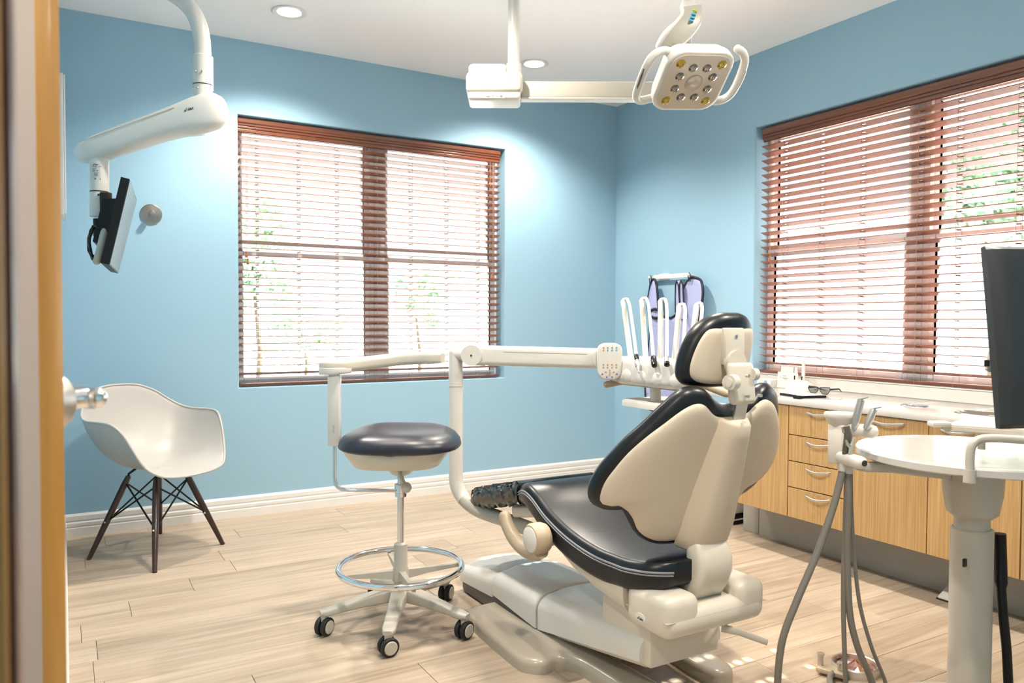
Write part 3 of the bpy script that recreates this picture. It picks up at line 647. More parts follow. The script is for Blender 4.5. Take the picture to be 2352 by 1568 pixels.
tops = [(-1.5150, -2.0135, 1.2322), (-1.5102, -2.1319, 1.2336), (-1.5097, -2.2481, 1.2278), (-1.5135, -2.3622, 1.2052), (-1.5114, -2.4559, 1.2073)]
bots = [(-1.5391, -2.0999, 0.9900), (-1.5506, -2.2088, 0.9916), (-1.5655, -2.3158, 0.9934), (-1.5797, -2.4118, 0.9882), (-1.5869, -2.5003, 0.9831)]
tips = [(-1.6752, -2.3171, 0.9522), (-1.6722, -2.4047, 0.9802), (-1.6716, -2.4743, 0.9839), (-1.6715, -2.5552, 0.9850), (-1.6697, -2.6093, 0.9540)]
for k in range(5):
    a, c_, e = V(tops[k]), V(bots[k]), V(tips[k])
    t = B(); tube(t, cr([c_, c_.lerp(a, .5) + V((0.004, .004, 0)), c_.lerp(a, .86), a, a + RX * .018 + V((0, 0, .006))], 5), [.0115] * 5 + [.011] * 5 + [.0100] * 5 + [.0075] * 6, 12); obj('whip_arm', t, 'white_plastic', du, 1.0)
    q0 = a + RX * .018 + V((0, 0, .006))
    t = B(); tube(t, cr([q0, q0.lerp(e, .12) + RX * .006, q0.lerp(e, .5) + RX * .004, e + (q0 - e) * .12], 6), .0068, 10); hp_ = obj('handpiece_tube', t, 'white_plastic', du, 1.0)
    dn = (e - q0).normalized()
    if k in (1, 3):
        t = B(); lathe(t, [(.001, 0), (.010, .001), (.012, .008), (.012, .042), (.010, .05), (.001, .051)], e - dn * .045, dn, 14); obj('black_tip', t, 'black_gloss', hp_)
    elif k == 2:
        t = B(); lathe(t, [(.009, 0), (.009, .03), (.001, .031)], e - dn * .04, dn, 14); obj('steel_sleeve', t, 'steel', hp_)
        t = B(); lathe(t, [(.0105, 0), (.0105, .012), (.001, .013)], e - dn * .012, dn, 14); obj('black_tip', t, 'black_gloss', hp_)
    else:
        t = B(); lathe(t, [(.009, 0), (.010, .02), (.006, .03)], e - dn * .09, dn, 14); obj('black_collar', t, 'black_gloss', hp_)
        t = B(); lathe(t, [(.007, 0), (.011, .008), (.011, .034), (.006, .042), (.007, .05), (.003, .058), (.003, .07), (.001, .071)], e - dn * .062, dn, 14); obj('steel_coupler', t, 'steel', hp_)
for pa, pb in (((-1.5716, -2.1301, 0.9020), (-1.6787, -2.1034, 0.8824)), ((-1.6133, -2.5678, 0.9243), (-1.5847, -2.7012, 0.8903))):
    pa, pb = V(pa), V(pb); t = B(); tube(t, [pa, pa.lerp(pb, .1), pa.lerp(pb, .92), pb], [.012, .0145, .0145, .010], 14); gh = obj('grip_handle', t, 'tan', du)
    t = B(); cyl(t, pa + (pb - pa).normalized() * -.012, pa + (pb - pa).normalized() * .006, .018); obj('collar', t, 'grey_plastic', gh)
t = B(); box(t, (HX - .05, -2.52, .885), (HX + .03, -2.08, .895), .003); obj('underplate', t, 'tan', hdh)
# tray below
to = [(-1.655, -2.19), (-1.61, -2.145), (-1.43, -2.145), (-1.39, -2.19), (-1.39, -2.50), (-1.43, -2.56), (-1.655, -2.56)]
t = B(); prism(t, to, .806, .830, .006, 2); tr = obj('tray', t, 'white_plastic', du)
t = B(); prism(t, [(-1.52 + (a + 1.52) * .88, -2.35 + (c_ + 2.35) * .9) for a, c_ in to], .8301, .8303); obj('tray_mat', t, 'paper', tr)
t = B(); cyl(t, (HX, -2.30, .83), (HX, -2.30, .90), .022); obj('tray_post', t, 'cream', du)

# ================================================================== TREATMENT LIGHT
pole = V((-1.970, -1.857, 0))
tl = thing('treatment_light', (pole.x, pole.y, CEIL), 'ceiling mounted dental operating light with square lens head and side handles', 'dental light')
t = B(); cyl(t, (pole.x, pole.y, CEIL), (pole.x, pole.y, 2.19), .0255, n=24); obj('ceiling_pole', t, 'white_plastic', tl)
t = B(); lathe(t, [(.09, 0), (.09, -.012), (.04, -.03), (.026, -.031)], (pole.x, pole.y, CEIL)); obj('ceiling_flange', t, 'white_plastic', tl)
t = B(); lathe(t, [(.027, .02), (.031, .018), (.031, -.03), (.027, -.031)], (pole.x, pole.y, 2.185)); obj('pole_collar', t, 'white_plastic', tl)
def lb(lo, hi, bev, seg=3):
    t = B(); box(t, lo, hi, bev, seg); rx = V((RX.x, RX.y, 0)).normalized(); fy = V((-rx.y, rx.x, 0))
    for v in t.verts: v.co = pole + rx * v.co.x + fy * v.co.y + V((0, 0, v.co.z))
    return t
t = lb((-.195, -.075, 2.065), (.036, .075, 2.155), .022, 4); merge(t, lb((-.185, -.070, 2.12), (-.028, .070, 2.186), .018, 4)); pb_ = obj('power_box', t, 'cream', tl)
obj('box_base', lb((-.187, -.070, 2.038), (.028, .070, 2.075), .014), 'white_plastic', tl)
obj('box_seam', lb((-.020, -.0762, 2.085), (-.0185, -.074, 2.15), 0), 'white_plastic', pb_)
t = lb((-.12, -.072, 2.044), (-.035, -.0705, 2.058), 0); stk = obj('rating_label', t, 'paper', pb_)
rx_ = V((RX.x, RX.y, 0)).normalized(); fy_ = V((-rx_.y, rx_.x, 0))
bars(stk, pole + rx_ * -.075 - fy_ * .0725 + V((0, 0, 2.051)), rx_, (0, 0, 1), [(-.038, -.022, 0, .006), (-.014, -.004, .003, .0015), (-.014, -.006, -.003, .0015), (-.014, -.0125, 0, .006), (.004, .010, .002, .0015), (.004, .009, -.003, .0015), (.016, .0175, 0, .007), (.020, .030, .003, .0015), (.020, .027, 0, .0015), (.020, .030, -.003, .0015)])
obj('boom', lb((.03, -.024, 2.062), (.69, .024, 2.128), .006), 'cream', tl)
obj('boom_rail', lb((.03, -.026, 2.054), (.69, .026, 2.0625), .002), 'white_plastic', tl)
bp_ = pole + rx_ * .715 + V((0, 0, 2.10))
t = B(); cyl(t, bp_ + V((0, 0, -.04)), bp_ + V((0, 0, .34)), .020, n=20); obj('riser_post', t, 'white_plastic', tl)
LC = V((-1.976, -2.918, 1.856)); e1 = V((.9657, -.2497, .0719)); e2 = V((.2425, .7666, -.5945)); n3 = -e1.cross(e2).normalized()
top = V((-1.9941, -2.9108, 2.0881)) + V((0, 0, .30))
t = B(); tube(t, cr([bp_ + V((0, 0, .34)), bp_ + V((0, 0, .40)), bp_.lerp(top, .35) + V((0, 0, .33)), top + V((.02, .06, .07)), top + V((0, 0, .02)), top - V((0, 0, .12)), V((-1.9920, -2.9124, 2.0728))], 6), .0195, 16); obj('flex_arm', t, 'white_plastic', tl, 1.0)
nk = [V((-1.9920, -2.9124, 2.0753)), V((-1.9976, -2.9337, 2.0317)), V((-2.0199, -2.9219, 1.9960)), V((-2.0409, -2.8989, 1.9715)), V((-2.0352, -2.8681, 1.9539))]
L = []
for p, hw, th in zip(cr(nk, 4), [.024, .030, .033, .034, .034, .034, .033, .032, .031, .031, .031, .031, .031, .031, .03, .03, .03], [.02] * 17):
    pass
cn = cr(nk, 4); fr = frames(cn)
for i, p in enumerate(cn):
    tt = fr[i][0]; sx_ = (rx_ - tt * rx_.dot(tt)).normalized(); dp = tt.cross(sx_); wv = .024 + .010 * min(1, i / 5)
    L.append([p + sx_ * a + dp * c_ for a, c_ in rrect(wv, .018, .015)])
t = B(); loft(t, L); nko = obj('neck', t, 'white_plastic', tl, 1.0)
L2 = []
for i, p in enumerate(cn[2:]):
    tt = fr[i + 2][0]; sx_ = (rx_ - tt * rx_.dot(tt)).normalized(); dp = tt.cross(sx_); sg = -1 if dp.dot(FX) > 0 else 1
    L2.append([p + sx_ * a + dp * sg * c_ for a, c_ in ((-.026, .0175), (.028, .0175), (.027, .0205), (-.024, .0205))])
t = B(); loft(t, L2); npn = obj('neck_panel', t, 'grey_plastic', nko, 1.0)
for (px_, py_), m in zip(((0, 0), (0, 1), (0, 2), (0, 3)), ('button_green', 'button_blue', 'button_blue', 'button_blue')):
    p = [(-2.0085, -2.9594, 2.0408), (-2.0118, -2.9578, 2.0308), (-2.0152, -2.9562, 2.0207), (-2.0185, -2.9545, 2.0119)][py_]
    t = B(); box(t, V(p) - V((.008, .003, .0028)), V(p) + V((.008, .003, .0028)), .001, 1); obj('button', t, m, npn)
hs_ = .118
def hm(co): return LC + e1 * co.x + e2 * co.y + n3 * co.z
so_ = [(p.x, p.y) for p in cr([V(p + (0,)) for p in resample(rrect(.108, .103, .048, 8), 48)], 1, True)]
t = B(); L = []
for z, s in ((-.062, .45), (-.058, .70), (-.045, .90), (-.022, .985), (0, 1.0), (.006, .985), (.008, .95)): L.append([hm(V((a * s, c_ * s, z))) for a, c_ in so_])
loft(t, L); lh = obj('lamp_head', t, 'white_plastic', tl, 0.9)
t = B(); L = [[hm(V((a * s, c_ * s, z))) for a, c_ in so_] for z, s in ((.007, .92), (.0105, .90), (.0105, .86))]; loft(t, L); obj('face_plate', t, 'lamp_face', lh, 0.6)
def lens(name, x, y, r, m, n=20):
    t = B(); lathe(t, [(r, 0), (r * .97, .002), (r * .55, .0045), (r * .3, .003), (.0001, .0035)], hm(V((x, y, .0104))), n3, n); return obj(name, t, m, lh)
for sx_ in (-1, 1):
    for sy_ in (-1, 1): lens('corner_lens', sx_ * .066, sy_ * .064, .0152, 'lens_yellow', 8)
for k in range(8):
    a = math.pi / 8 + k * math.pi / 4; lens('small_lens', .058 * math.cos(a), .055 * math.sin(a), .0138, 'lens_grey')
lens('centre_lens', 0, 0, .028, 'lens_clear', 28)
for sg in (-1, 1):
    if sg < 0: pts = [(-.085, -.072, -.03), (-.115, -.080, -.026), (-.145, -.068, -.018), (-.158, -.035, -.012), (-.160, .03, -.010), (-.153, .070, -.014), (-.13, .088, -.020), (-.090, .082, -.026)]
    else: pts = [(.122, -.090, -.030), (.142, -.080, -.024), (.157, -.050, -.016), (.160, .03, -.010), (.150, .070, -.014), (.12, .088, -.020), (.085, .082, -.026)]
    pp = cr([hm(V(p)) for p in pts], 5); t = B(); tube(t, pp, .0125, 14); sphere(t, pp[0], .0124, 12); hn = obj('handle', t, 'white_plastic', tl, 1.0)
    t = B(); tube(t, [hm(V((sg * .1665, y, -.006))) for y in (-.035, -.01, .02, .045)], [.004, .0075, .0075, .004], 8, sx=.6); obj('grip_insert', t, 'dark_grey' if sg < 0 else 'cream', hn)

# ================================================================== MONITOR ON WALL ARM (left)
ma = thing('monitor_support', (XL, -1.10, 2.52), 'white spring arm on the left wall carrying a small flat monitor', 'monitor arm')
DM = 2.9
p1 = V((-3.1313, -1.5376, 1.9870)); 
pts = cr([(-3.1313, -1.5376, 1.9870), (-3.1298, -1.5339, 2.1272), (-3.1347, -1.5285, 2.2086), (-3.1537, -1.5151, 2.2803), (-3.1926, -1.4908, 2.3355), (-3.2486, -1.4570, 2.3743), (-3.3190, -1.4157, 2.3902)], 6)
dl = (pts[-1] - pts[-2]).normalized(); s_ = (XL - pts[-1].x) / dl.x; pts.append(pts[-1] + dl * s_)
t = B(); tube(t, pts, .0305, 20); obj('curved_tube', t, 'white_plastic', ma, 1.0)
t = B(); lathe(t, [(.075, 0), (.075, .012), (.04, .02), (.031, .021)], pts[-1], (1, 0, 0)); obj('wall_flange', t, 'white_plastic', ma)
t = B(); lathe(t, [(.0315, 0), (.0365, -.004), (.0365, -.125), (.0315, -.127)], V((-3.1298, -1.5338, 2.1304)), n=28); cl_ = obj('collar', t, 'white_plastic', ma)
t = B(); ring(t, V((-3.1309, -1.5367, 2.0196)), .0345, .0015); obj('joint_line', t, 'print_dark', cl_)
for q in ((-3.1592, -1.5559, 2.0631), (-3.1392, -1.5745, 2.0612), (-3.1546, -1.5629, 2.0012)):
    t = B(); sphere(t, q, .0045, 10); obj('screw', t, 'brushed', cl_)
t = B(); lathe(t, [(.0335, .02), (.0335, -.06)], V((-3.1311, -1.5372, 2.0033)), n=28); obj('lower_sleeve', t, 'white_plastic', cl_)
cA, cB = V((-3.1150, -1.5491, 1.9219)), V((-3.4974, -1.3323, 1.7716)); ad2 = (cB - cA).normalized(); nv = V((-RX.y, RX.x, 0)).normalized(); uv = ad2.cross(nv); uv = uv if uv.z > 0 else -uv
L = []
ln = (cB - cA).length
for q, hu, hd2, hw in ((-.072, .012, .014, .012), (-.066, .034, .040, .030), (-.048, .053, .062, .042), (-.02, .064, .076, .048), (.03, .064, .078, .050), (.07, .061, .070, .050), (.12, .057, .057, .049), (.20, .054, .050, .048), (ln - .12, .050, .048, .046), (ln - .03, .045, .048, .045), (ln + .02, .035, .042, .040), (ln + .045, .020, .030, .028), (ln + .055, .005, .010, .008)):
    c_ = cA + ad2 * q; row = []
    for k in range(24):
        a = 2 * math.pi * k / 24; ca, sa = math.cos(a), math.sin(a); e = .62
        row.append(c_ + nv * (hw * math.copysign(abs(ca) ** e, ca)) + uv * ((hu if sa > 0 else hd2) * math.copysign(abs(sa) ** e, sa)))
    L.append(row)
t = B(); loft(t, L); ab = obj('arm_cover', t, 'white_plastic', ma, 1.1)
g0, g1 = cA + ad2 * .10 + uv * .036 - nv * .0478, cB + ad2 * .01 + uv * .028 - nv * .0452
t = B(); tube(t, [g0, g0.lerp(g1, .5) - nv * .0002, g1], .0012, 6); obj('seam_line', t, 'grey_plastic', ab)
logo(ab, cA + ad2 * .052 - nv * .0502 + uv * .012, -ad2, uv, .0135)
t = B(); cyl(t, V((-3.4693, -1.3491, 1.7538)), V((-3.4707, -1.3526, 1.6202)), .0330, n=28); drop = obj('drop_tube', t, 'white_plastic', ma)
t = B(); cyl(t, V((-3.4707, -1.3526, 1.6202)), V((-3.4707, -1.3528, 1.6153)), .0322, n=28); obj('joint_line', t, 'print_dark', drop)
t = B(); cyl(t, V((-3.4707, -1.3528, 1.6153)), V((-3.4717, -1.3551, 1.5257)), .0330, n=28); dr2 = obj('tilt_sleeve', t, 'white_plastic', ma)
lc_ = V((-3.4587, -1.3574, 1.6887)) - FX * .0325
t = B(); LX = []
for k in range(7):
    a = math.radians(-38 + 70 * k / 6); q = V((-3.4700, -1.3508, 1.6887)) + (RX * math.sin(a) - V((FX.x, FX.y, 0)).normalized() * math.cos(a)) * .0336; LX.append(q)
for a_, b_ in zip(LX, LX[1:]): t.faces.new([t.verts.new(p) for p in (a_ + V((0, 0, -.034)), b_ + V((0, 0, -.034)), b_ + V((0, 0, .034)), a_ + V((0, 0, .034)))])
lbl = obj('rating_label', t, 'paper', drop)
lo_ = V((-3.4615, -1.3557, 1.6887)) - V((FX.x, FX.y, 0)).normalized() * .0342
logo(lbl, lo_ + V((0, 0, .026)) - RX * .006, RX, (0, 0, 1), .0075)
bars(lbl, lo_, RX, (0, 0, 1), [(-.018, .0, .018, .002), (.006, .016, .018, .002), (-.018, -.004, .010, .002), (-.016, -.008, .003, .004), (-.002, .004, .003, .004), (-.012, .006, -.004, .0012)])
text('print', 'CE', .011, 'print_dark', lbl, lo_ + V((0, 0, -.011)) - RX * .004, RX, (0, 0, 1), .0003)
bars(lbl, lo_, RX, (0, 0, 1), [(-.010, -.004, -.026, .006), (.010, .013, -.027, .005)])
t = B(); sphere(t, V((-3.4750, -1.3877, 1.6037)), .004, 10); obj('screw', t, 'print_dark', dr2)
# flat monitor
TL, BL, TR, BR = V((-3.387, -1.632, 1.632)), V((-3.452, -1.604, 1.333)), V((-3.328, -1.136, 1.629)), V((-3.397, -1.105, 1.329))
mo = thing('monitor', (TL + BL + TR + BR) / 4, 'small flat black monitor hanging from the white wall arm', 'monitor')
nx = (TR - TL).cross(BL - TL).normalized(); nx = nx if nx.x > 0 else -nx
t = B(); loft(t, [[TL, TR, BR, BL], [p - nx * .028 for p in (TL, TR, BR, BL)]]); obj('housing', t, 'black', mo)
c_ = (TL + TR + BL + BR) / 4
t = B(); q = [c_ + (p - c_) * .972 + nx * .0008 for p in (TL, TR, BR, BL)]; loft(t, [q, [p + nx * .0006 for p in q]]); obj('screen', t, 'screen', mo)
t = B(); q = [c_ + (p - c_) * .6 - nx * .028 for p in (TL, TR, BR, BL)]; loft(t, [q, [c_ + (p - c_) * .85 - nx * .055 for p in q]]); obj('back_bulge', t, 'black', mo)
def lo4(p, s): return [p + s * k for k in (0,)]
t = B(); vb = V((-3.4660, -1.3585, 1.5224)); box(t, vb + V((-.005, -.05, -.06)), vb + V((.035, .05, .09)), .004); mt = obj('mount_bracket', t, 'black', ma)
t = B(); cyl(t, vb + V((-.005, 0, -.005)), vb + V((-.005, 0, -.07)), .022); obj('tilt_hinge', t, 'black', ma)
t = B(); hb = cr([(-3.4478, -1.4624, 1.4964), (-3.4638, -1.5011, 1.4445), (-3.4788, -1.5176, 1.3802), (-3.4872, -1.5137, 1.3492)], 5); tube(t, hb, .013, 12); sphere(t, hb[-1], .013, 12); obj('monitor_grip', t, 'grey_plastic', ma, 1.0)
cc = V((-3.4864, -1.4658, 1.4150))
for k in range(5):
    rr_ = random.Random(k + 5); pts = []
    for j in range(18):
        a = 2 * math.pi * j / 18; r0 = 1 + .18 * (rr_.random() - .5)
        pts.append(cc + RX * (.026 * r0 * math.cos(a) + .006 * (k - 2)) + V((0, 0, .062 * r0 * math.sin(a) + .006 * (k % 2))) - V((FX.x, FX.y, 0)) * (.008 * (k - 2)))
    t = B(); tube(t, cr(pts, 2, True), .0035, 6, closed=True); obj('coiled_cable', t, 'black_gloss', ma, 1.0)

# ================================================================== ASSISTANT STOOL
SC = V((-2.500, -1.935, 0)); rx = rx_; fy = fy_
st = thing('stool', SC, 'tall wheeled stool with black seat, chrome foot ring and curved arm pad', 'stool')
def sp(a, c_, z): return SC + rx * a + fy * c_ + V((0, 0, z))
so2 = [(0, .215), (.07, .213), (.14, .196), (.195, .14), (.222, .06), (.226, -.03), (.210, -.11), (.165, -.175), (.09, -.205), (0, -.208)]
def stm(a, c_, o): return sp(a, c_, .680 + o + .035 * max(0, (c_ / .21)) ** 2 * (0.6) - .007 * math.exp(-((a / .12) ** 2 + ((c_ - .02) / .12) ** 2)) * (1 if o > 0 else 0))
t = B(); pillow(t, smooth_outline(so2), (0, 0), stm, lambda q: .055 * math.sqrt(max(0, 1 - q ** 6)), lambda q: -.018 * math.sqrt(max(0, 1 - q ** 6)), 9, 100); obj('seat', t, 'vinyl_navy', st, 1.2)
L = []
for s, z in ((.55, .60), (.70, .606), (.84, .628), (.90, .655), (.88, .664)): L.append([sp(a * s - .012, c_ * s, z + .022 * abs(a / .22) * (1 if z > .62 else 0)) for a, c_ in resample(smooth_outline(so2), 48)])
t = B(); loft(t, L); obj('seat_pan', t, 'cream', st, 0.9)
t = B(); lathe(t, [(.001, .605), (.045, .604), (.05, .585), (.036, .568), (.02, .562)], SC); obj('tilt_knob', t, 'cream', st)
t = B(); tube(t, cr([sp(.0, -.04, .60), sp(.006, -.055, .575), sp(.02, -.07, .55), sp(.03, -.08, .535)], 4), .008, 10); sphere(t, sp(.032, -.082, .533), .02, 12); obj('height_lever', t, 'grey_plastic', st)
t = B(); cyl(t, sp(0, 0, .30), sp(0, 0, .57), .0125, n=20); obj('gas_lift', t, 'steel', st)
t = B(); lathe(t, [(.015, .48), (.022, .482), (.022, .495), (.019, .497), (.019, .51), (.024, .512), (.024, .528), (.016, .53)], SC); obj('arm_collar', t, 'chrome', st)
t = B(); lathe(t, [(.016, .308), (.025, .302), (.026, .215), (.030, .205), (.032, .165), (.026, .16), (.022, .11), (.024, .10)], SC); obj('column_sleeve', t, 'grey_plastic', st)
t = B(); ring(t, sp(0, 0, .215), .230, .0122, n=64, m=12); obj('foot_ring', t, 'chrome', st)
for k in range(4):
    a = math.radians(20 + 90 * k); d = rx * math.cos(a) + fy * math.sin(a)
    t = B(); L = [[SC + d * r_ + d.cross(V((0, 0, 1))) * x_ + V((0, 0, z)) for x_, z in ((-w_, .205), (w_, .205), (w_, .205 - h_), (-w_, .205 - h_))] for r_, w_, h_ in ((.02, .012, .035), (.10, .009, .022), (.226, .006, .012))]
    loft(t, L); obj('ring_spoke', t, 'grey_plastic', st)
cast = [(-2.783, -1.904), (-2.669, -2.223), (-2.351, -2.187), (-2.239, -1.797), (-2.497, -1.589)]
for k, (x, y) in enumerate(cast):
    e = V((x, y, 0)); d = (e - SC); d.z = 0; d = d.normalized(); e = SC + d * .285; sd_ = d.cross(V((0, 0, 1)))
    L = []
    for q, w_, zt, zb in ((.0, .034, .135, .10), (.05, .030, .140, .092), (.12, .026, .128, .090), (.22, .024, .105, .080), (.275, .024, .094, .072), (.300, .016, .090, .075)):
        L.append([SC + d * q + sd_ * a + V((0, 0, (zt + zb) / 2 + c_)) for a, c_ in rrect(w_, (zt - zb) / 2, .007, 3)])
    t = B(); loft(t, L); lg = obj('base_leg', t, 'grey_plastic', st)
    wd = Matrix.Rotation(math.radians([20, -12, 8, 25, 40][k]), 3, 'Z') @ V((RX.x * .3, -1, 0)).normalized()
    c0 = e + V((0, 0, .033)); t = B(); cyl(t, e + V((0, 0, .09)), e + V((0, 0, .052)), .0135); obj('caster_stem', t, 'grey_plastic', lg)
    cs = None
    for s in (-1, 1):
        t = B(); lathe(t, [(.001, -.008), (.031, -.008), (.033, -.004), (.033, .006), (.030, .009), (.001, .010)], c0 + wd * s * .013, wd * s, 24); cs = obj('caster_wheel', t, 'rubber', st)
        t = B(); lathe(t, [(.001, .008), (.023, .0102), (.024, .011), (.021, .0135), (.001, .014)], c0 + wd * s * .013, wd * s, 24); obj('hub_cap', t, 'grey_plastic', cs)
    t = B(); box(t, c0 + V((-.010, -.010, .012)), c0 + V((.010, .010, .04)), .004); obj('fork', t, 'grey_plastic', cs)
# support arm
L = []
pa = cr([sp(-.012, 0, .503), sp(-.12, .004, .503), sp(-.205, .01, .503), sp(-.236, .012, .512), sp(-.250, .014, .535), sp(-.252, .016, .60), sp(-.252, .016, .70)], 5)
fr = frames(pa)
for i, p in enumerate(pa): tt = fr[i][0]; L.append([p + fy * a + tt.cross(fy).normalized() * c_ for a, c_ in rrect(.016, .0045, .002, 2)])
t = B(); loft(t, L); obj('arm_bracket', t, 'steel', st)
pc = pa[-1]
t = B(); box(t, pc + V((-.022, -.022, -.03)), pc + V((.022, .022, .235)), .006, 2, Matrix.Rotation(math.atan2(rx.y, rx.x), 3, 'Z'), pc); po = obj('arm_post', t, 'white_plastic', st)
t = B(); box(t, pc + V((-.0015, -.0232, .02)), pc + V((.0035, -.022, .05)), 0, 1, Matrix.Rotation(math.atan2(rx.y, rx.x), 3, 'Z'), pc); obj('slot', t, 'grey_plastic', po)
t = B(); box(t, pc + V((-.018, -.018, .232)), pc + V((.018, .018, .256)), .003, 1, Matrix.Rotation(math.atan2(rx.y, rx.x), 3, 'Z'), pc); obj('pivot_plate', t, 'brushed', st)
pz = pc.z + .28
def pp3(px_, d_): return None
pd = cr([pc + rx * -.055 - fy * .01 + V((0, 0, .268)), pc + V((0, 0, .270)), pc + rx * .08 + fy * .075 + V((0, 0, .276)), pc + rx * .20 + fy * .135 + V((0, 0, .288)), pc + rx * .31 + fy * .13 + V((0, 0, .296)), pc + rx * .40 + fy * .09 + V((0, 0, .298))], 6)
fr = frames(pd); L = []
for i, p in enumerate(pd):
    e = min(1, .35 + 3 * i / len(pd), .45 + 6 * (len(pd) - 1 - i) / len(pd)); tt = fr[i][0]; sd_ = tt.cross(V((0, 0, 1))).normalized()
    L.append([p + sd_ * a + V((0, 0, c_)) for a, c_ in rrect(.036 * e, .024 * (.6 + .4 * e), .016 * e, 5)])
t = B(); loft(t, L); obj('arm_pad', t, 'grey_plastic' if False else 'cream', st, 1.0)
L = []
for i, p in enumerate(pd[:10]):
    e = min(1, .35 + 3 * i / len(pd)) * (1.06 if i < 8 else 1); tt = fr[i][0]; sd_ = tt.cross(V((0, 0, 1))).normalized()
    L.append([p + sd_ * a + V((0, 0, c_ - .016)) for a, c_ in rrect(.036 * e, .014, .008 * e, 4)])
t = B(); loft(t, L); obj('pad_carrier', t, 'white_plastic', st, 1.0)

# ================================================================== WHITE SHELL CHAIR
EC = V((-3.20, -.507, 0)); ef = V((.56, -.83, 0)).normalized(); el = V((-ef.y, ef.x, 0))    # el: sitter's left
ea = thing('shell_chair', EC, 'white moulded plastic armchair with dark wooden dowel legs and black wire braces', 'chair')
def ep(l, f, z): return EC + el * l + ef * f + V((0, 0, z))
rim = [(0, .262, .405), (.10, .262, .410), (.18, .245, .425), (.232, .205, .468), (.262, .165, .545), (.284, .125, .620), (.305, .075, .664), (.314, .0, .672), (.308, -.09, .672), (.285, -.155, .685), (.245, -.205, .720), (.19, -.245, .768), (.12, -.272, .800), (.05, -.282, .810), (0, -.283, .811)]
full = [V(p) for p in rim] + [V((-p[0], p[1], p[2])) for p in reversed(rim[1:-1])]
full = cr(full, 4, True); N = len(full)
c0 = V((0, .02, .418)); L = []
ts = [i / 14 for i in range(1, 15)]
def shell_pt(p, t, off):
    front = max(0, min(1, (p.y - .14) / .10)); h = p.z - c0.z
    r = math.sin(t * math.pi / 2) ** .92 if front < 1 else t
    r = (1 - front) * (math.sin(t * math.pi / 2) ** 1.0) + front * t
    zz = (1 - front) * (1 - math.cos(t * math.pi / 2)) ** 1.25 + front * t ** 4
    flare = 1 + .0 * t
    q = V((c0.x + (p.x - c0.x) * (.86 * r + .14 * t ** 3) * flare, c0.y + (p.y - c0.y) * (.86 * r + .14 * t ** 3), c0.z + h * zz + .012 * front * math.sin(t * math.pi)))
    return q
t = B()
g = [[t.verts.new(ep(*shell_pt(p, s, 0))) for p in full] for s in ts]; cv = t.verts.new(ep(*c0))
for j in range(N): t.faces.new((cv, g[0][j], g[0][(j + 1) % N]))
for a, c_ in zip(g, g[1:]):
    for j in range(N): t.faces.new((a[j], c_[j], c_[(j + 1) % N], a[(j + 1) % N]))
sh = obj('seat_shell', t, 'shell_white', ea, 2.0)
md = sh.modifiers.new('thickness', 'SOLIDIFY'); md.thickness = .007; md.offset = 0
md2 = sh.modifiers.new('round', 'SUBSURF'); md2.levels = 1; md2.render_levels = 1
t = B(); tube(t, [ep(*p) for p in full], .0058, 8, closed=True); obj('rim', t, 'shell_white', sh, 2.0)
foot = [(-3.247, -.848), (-3.50, -.488), (-2.901, -.537), (-3.156, -.165)]
foot = [EC + V((V((x, y, 0)) - EC)[:]) for x, y in foot]; tops_ = []
for p in foot:
    d = (p - EC); tp_ = EC + d * .42 + V((0, 0, .385)); tops_.append(tp_)
    t = B(); tube(t, [tp_, tp_.lerp(p, .1), tp_.lerp(p, .55), p], [.012, .0155, .0150, .0105], 14); lg = obj('leg', t, 'walnut', ea, 1.0)
    t = B(); b_ = tp_.lerp(p, .55); cyl(t, b_ - FX * .013, b_ - FX * .0185, .0045, n=10); obj('bolt', t, 'steel', lg)
order = [0, 2, 3, 1]
for i in range(4):
    a, c_ = order[i], order[(i + 1) % 4]
    for s0, s1 in ((a, c_), (c_, a)):
        t = B(); q0 = tops_[s0].lerp(foot[s0], .08); q1 = tops_[s1].lerp(foot[s1], .55); cyl(t, q0, q1, .0042, n=8); obj('brace_wire', t, 'black', ea)
for p in tops_:
    t = B(); q = p + V((0, 0, -.01)); c_ = EC + (p - EC) * .75 + V((0, 0, 0)); c_.z = .418; tube(t, [q, q + V((0, 0, .02)), c_], [.008, .006, .006], 8); obj('mount_bracket', t, 'black', ea)

# ================================================================== LEAD APRON ON ITS HANGER
hg = thing('apron_hanger', (0, -.65, 1.43), 'white metal wall hanger holding the blue apron', 'hanger')
t = B(); box(t, (-.035, -.84, 1.432), (-.029, -.47, 1.462), .002, 1); box(t, (-.030, -.60, 1.425), (0, -.52, 1.468), .003, 1); obj('bar', t, 'trim_white', hg)
for y in (-.48, -.865):
    t = B(); cyl(t, (-.033, y, 1.443), (-.075, y, 1.445), .006); sphere(t, (-.078, y, 1.445), .010, 12); obj('peg', t, 'trim_white', hg)
for y in (-.55, -.68, -.78):
    t = B(); cyl(t, (-.034, y, 1.447), (-.0375, y, 1.447), .003, n=8); obj('screw', t, 'brushed', hg)
apr = thing('x_ray_apron', (-.05, -.70, .53), 'lavender blue protective x-ray apron with black piping hanging on the wall', 'apron')
ol = [(-.500, 1.432), (-.455, 1.375), (-.428, 1.30), (-.432, 1.24), (-.462, 1.18), (-.478, 1.12), (-.458, 1.02), (-.440, .90), (-.434, .75), (-.438, .62), (-.470, .535), (-.56, .520), (-.70, .520), (-.83, .525), (-.905, .56), (-.935, .68), (-.945, .85), (-.942, 1.0), (-.940, 1.10), (-.962, 1.18), (-.992, 1.27), (-.992, 1.345), (-.955, 1.400), (-.890, 1.428), (-.845, 1.418), (-.812, 1.37), (-.792, 1.29), (-.77, 1.215), (-.72, 1.172), (-.66, 1.165), (-.60, 1.185), (-.568, 1.24), (-.552, 1.32), (-.530, 1.40)]
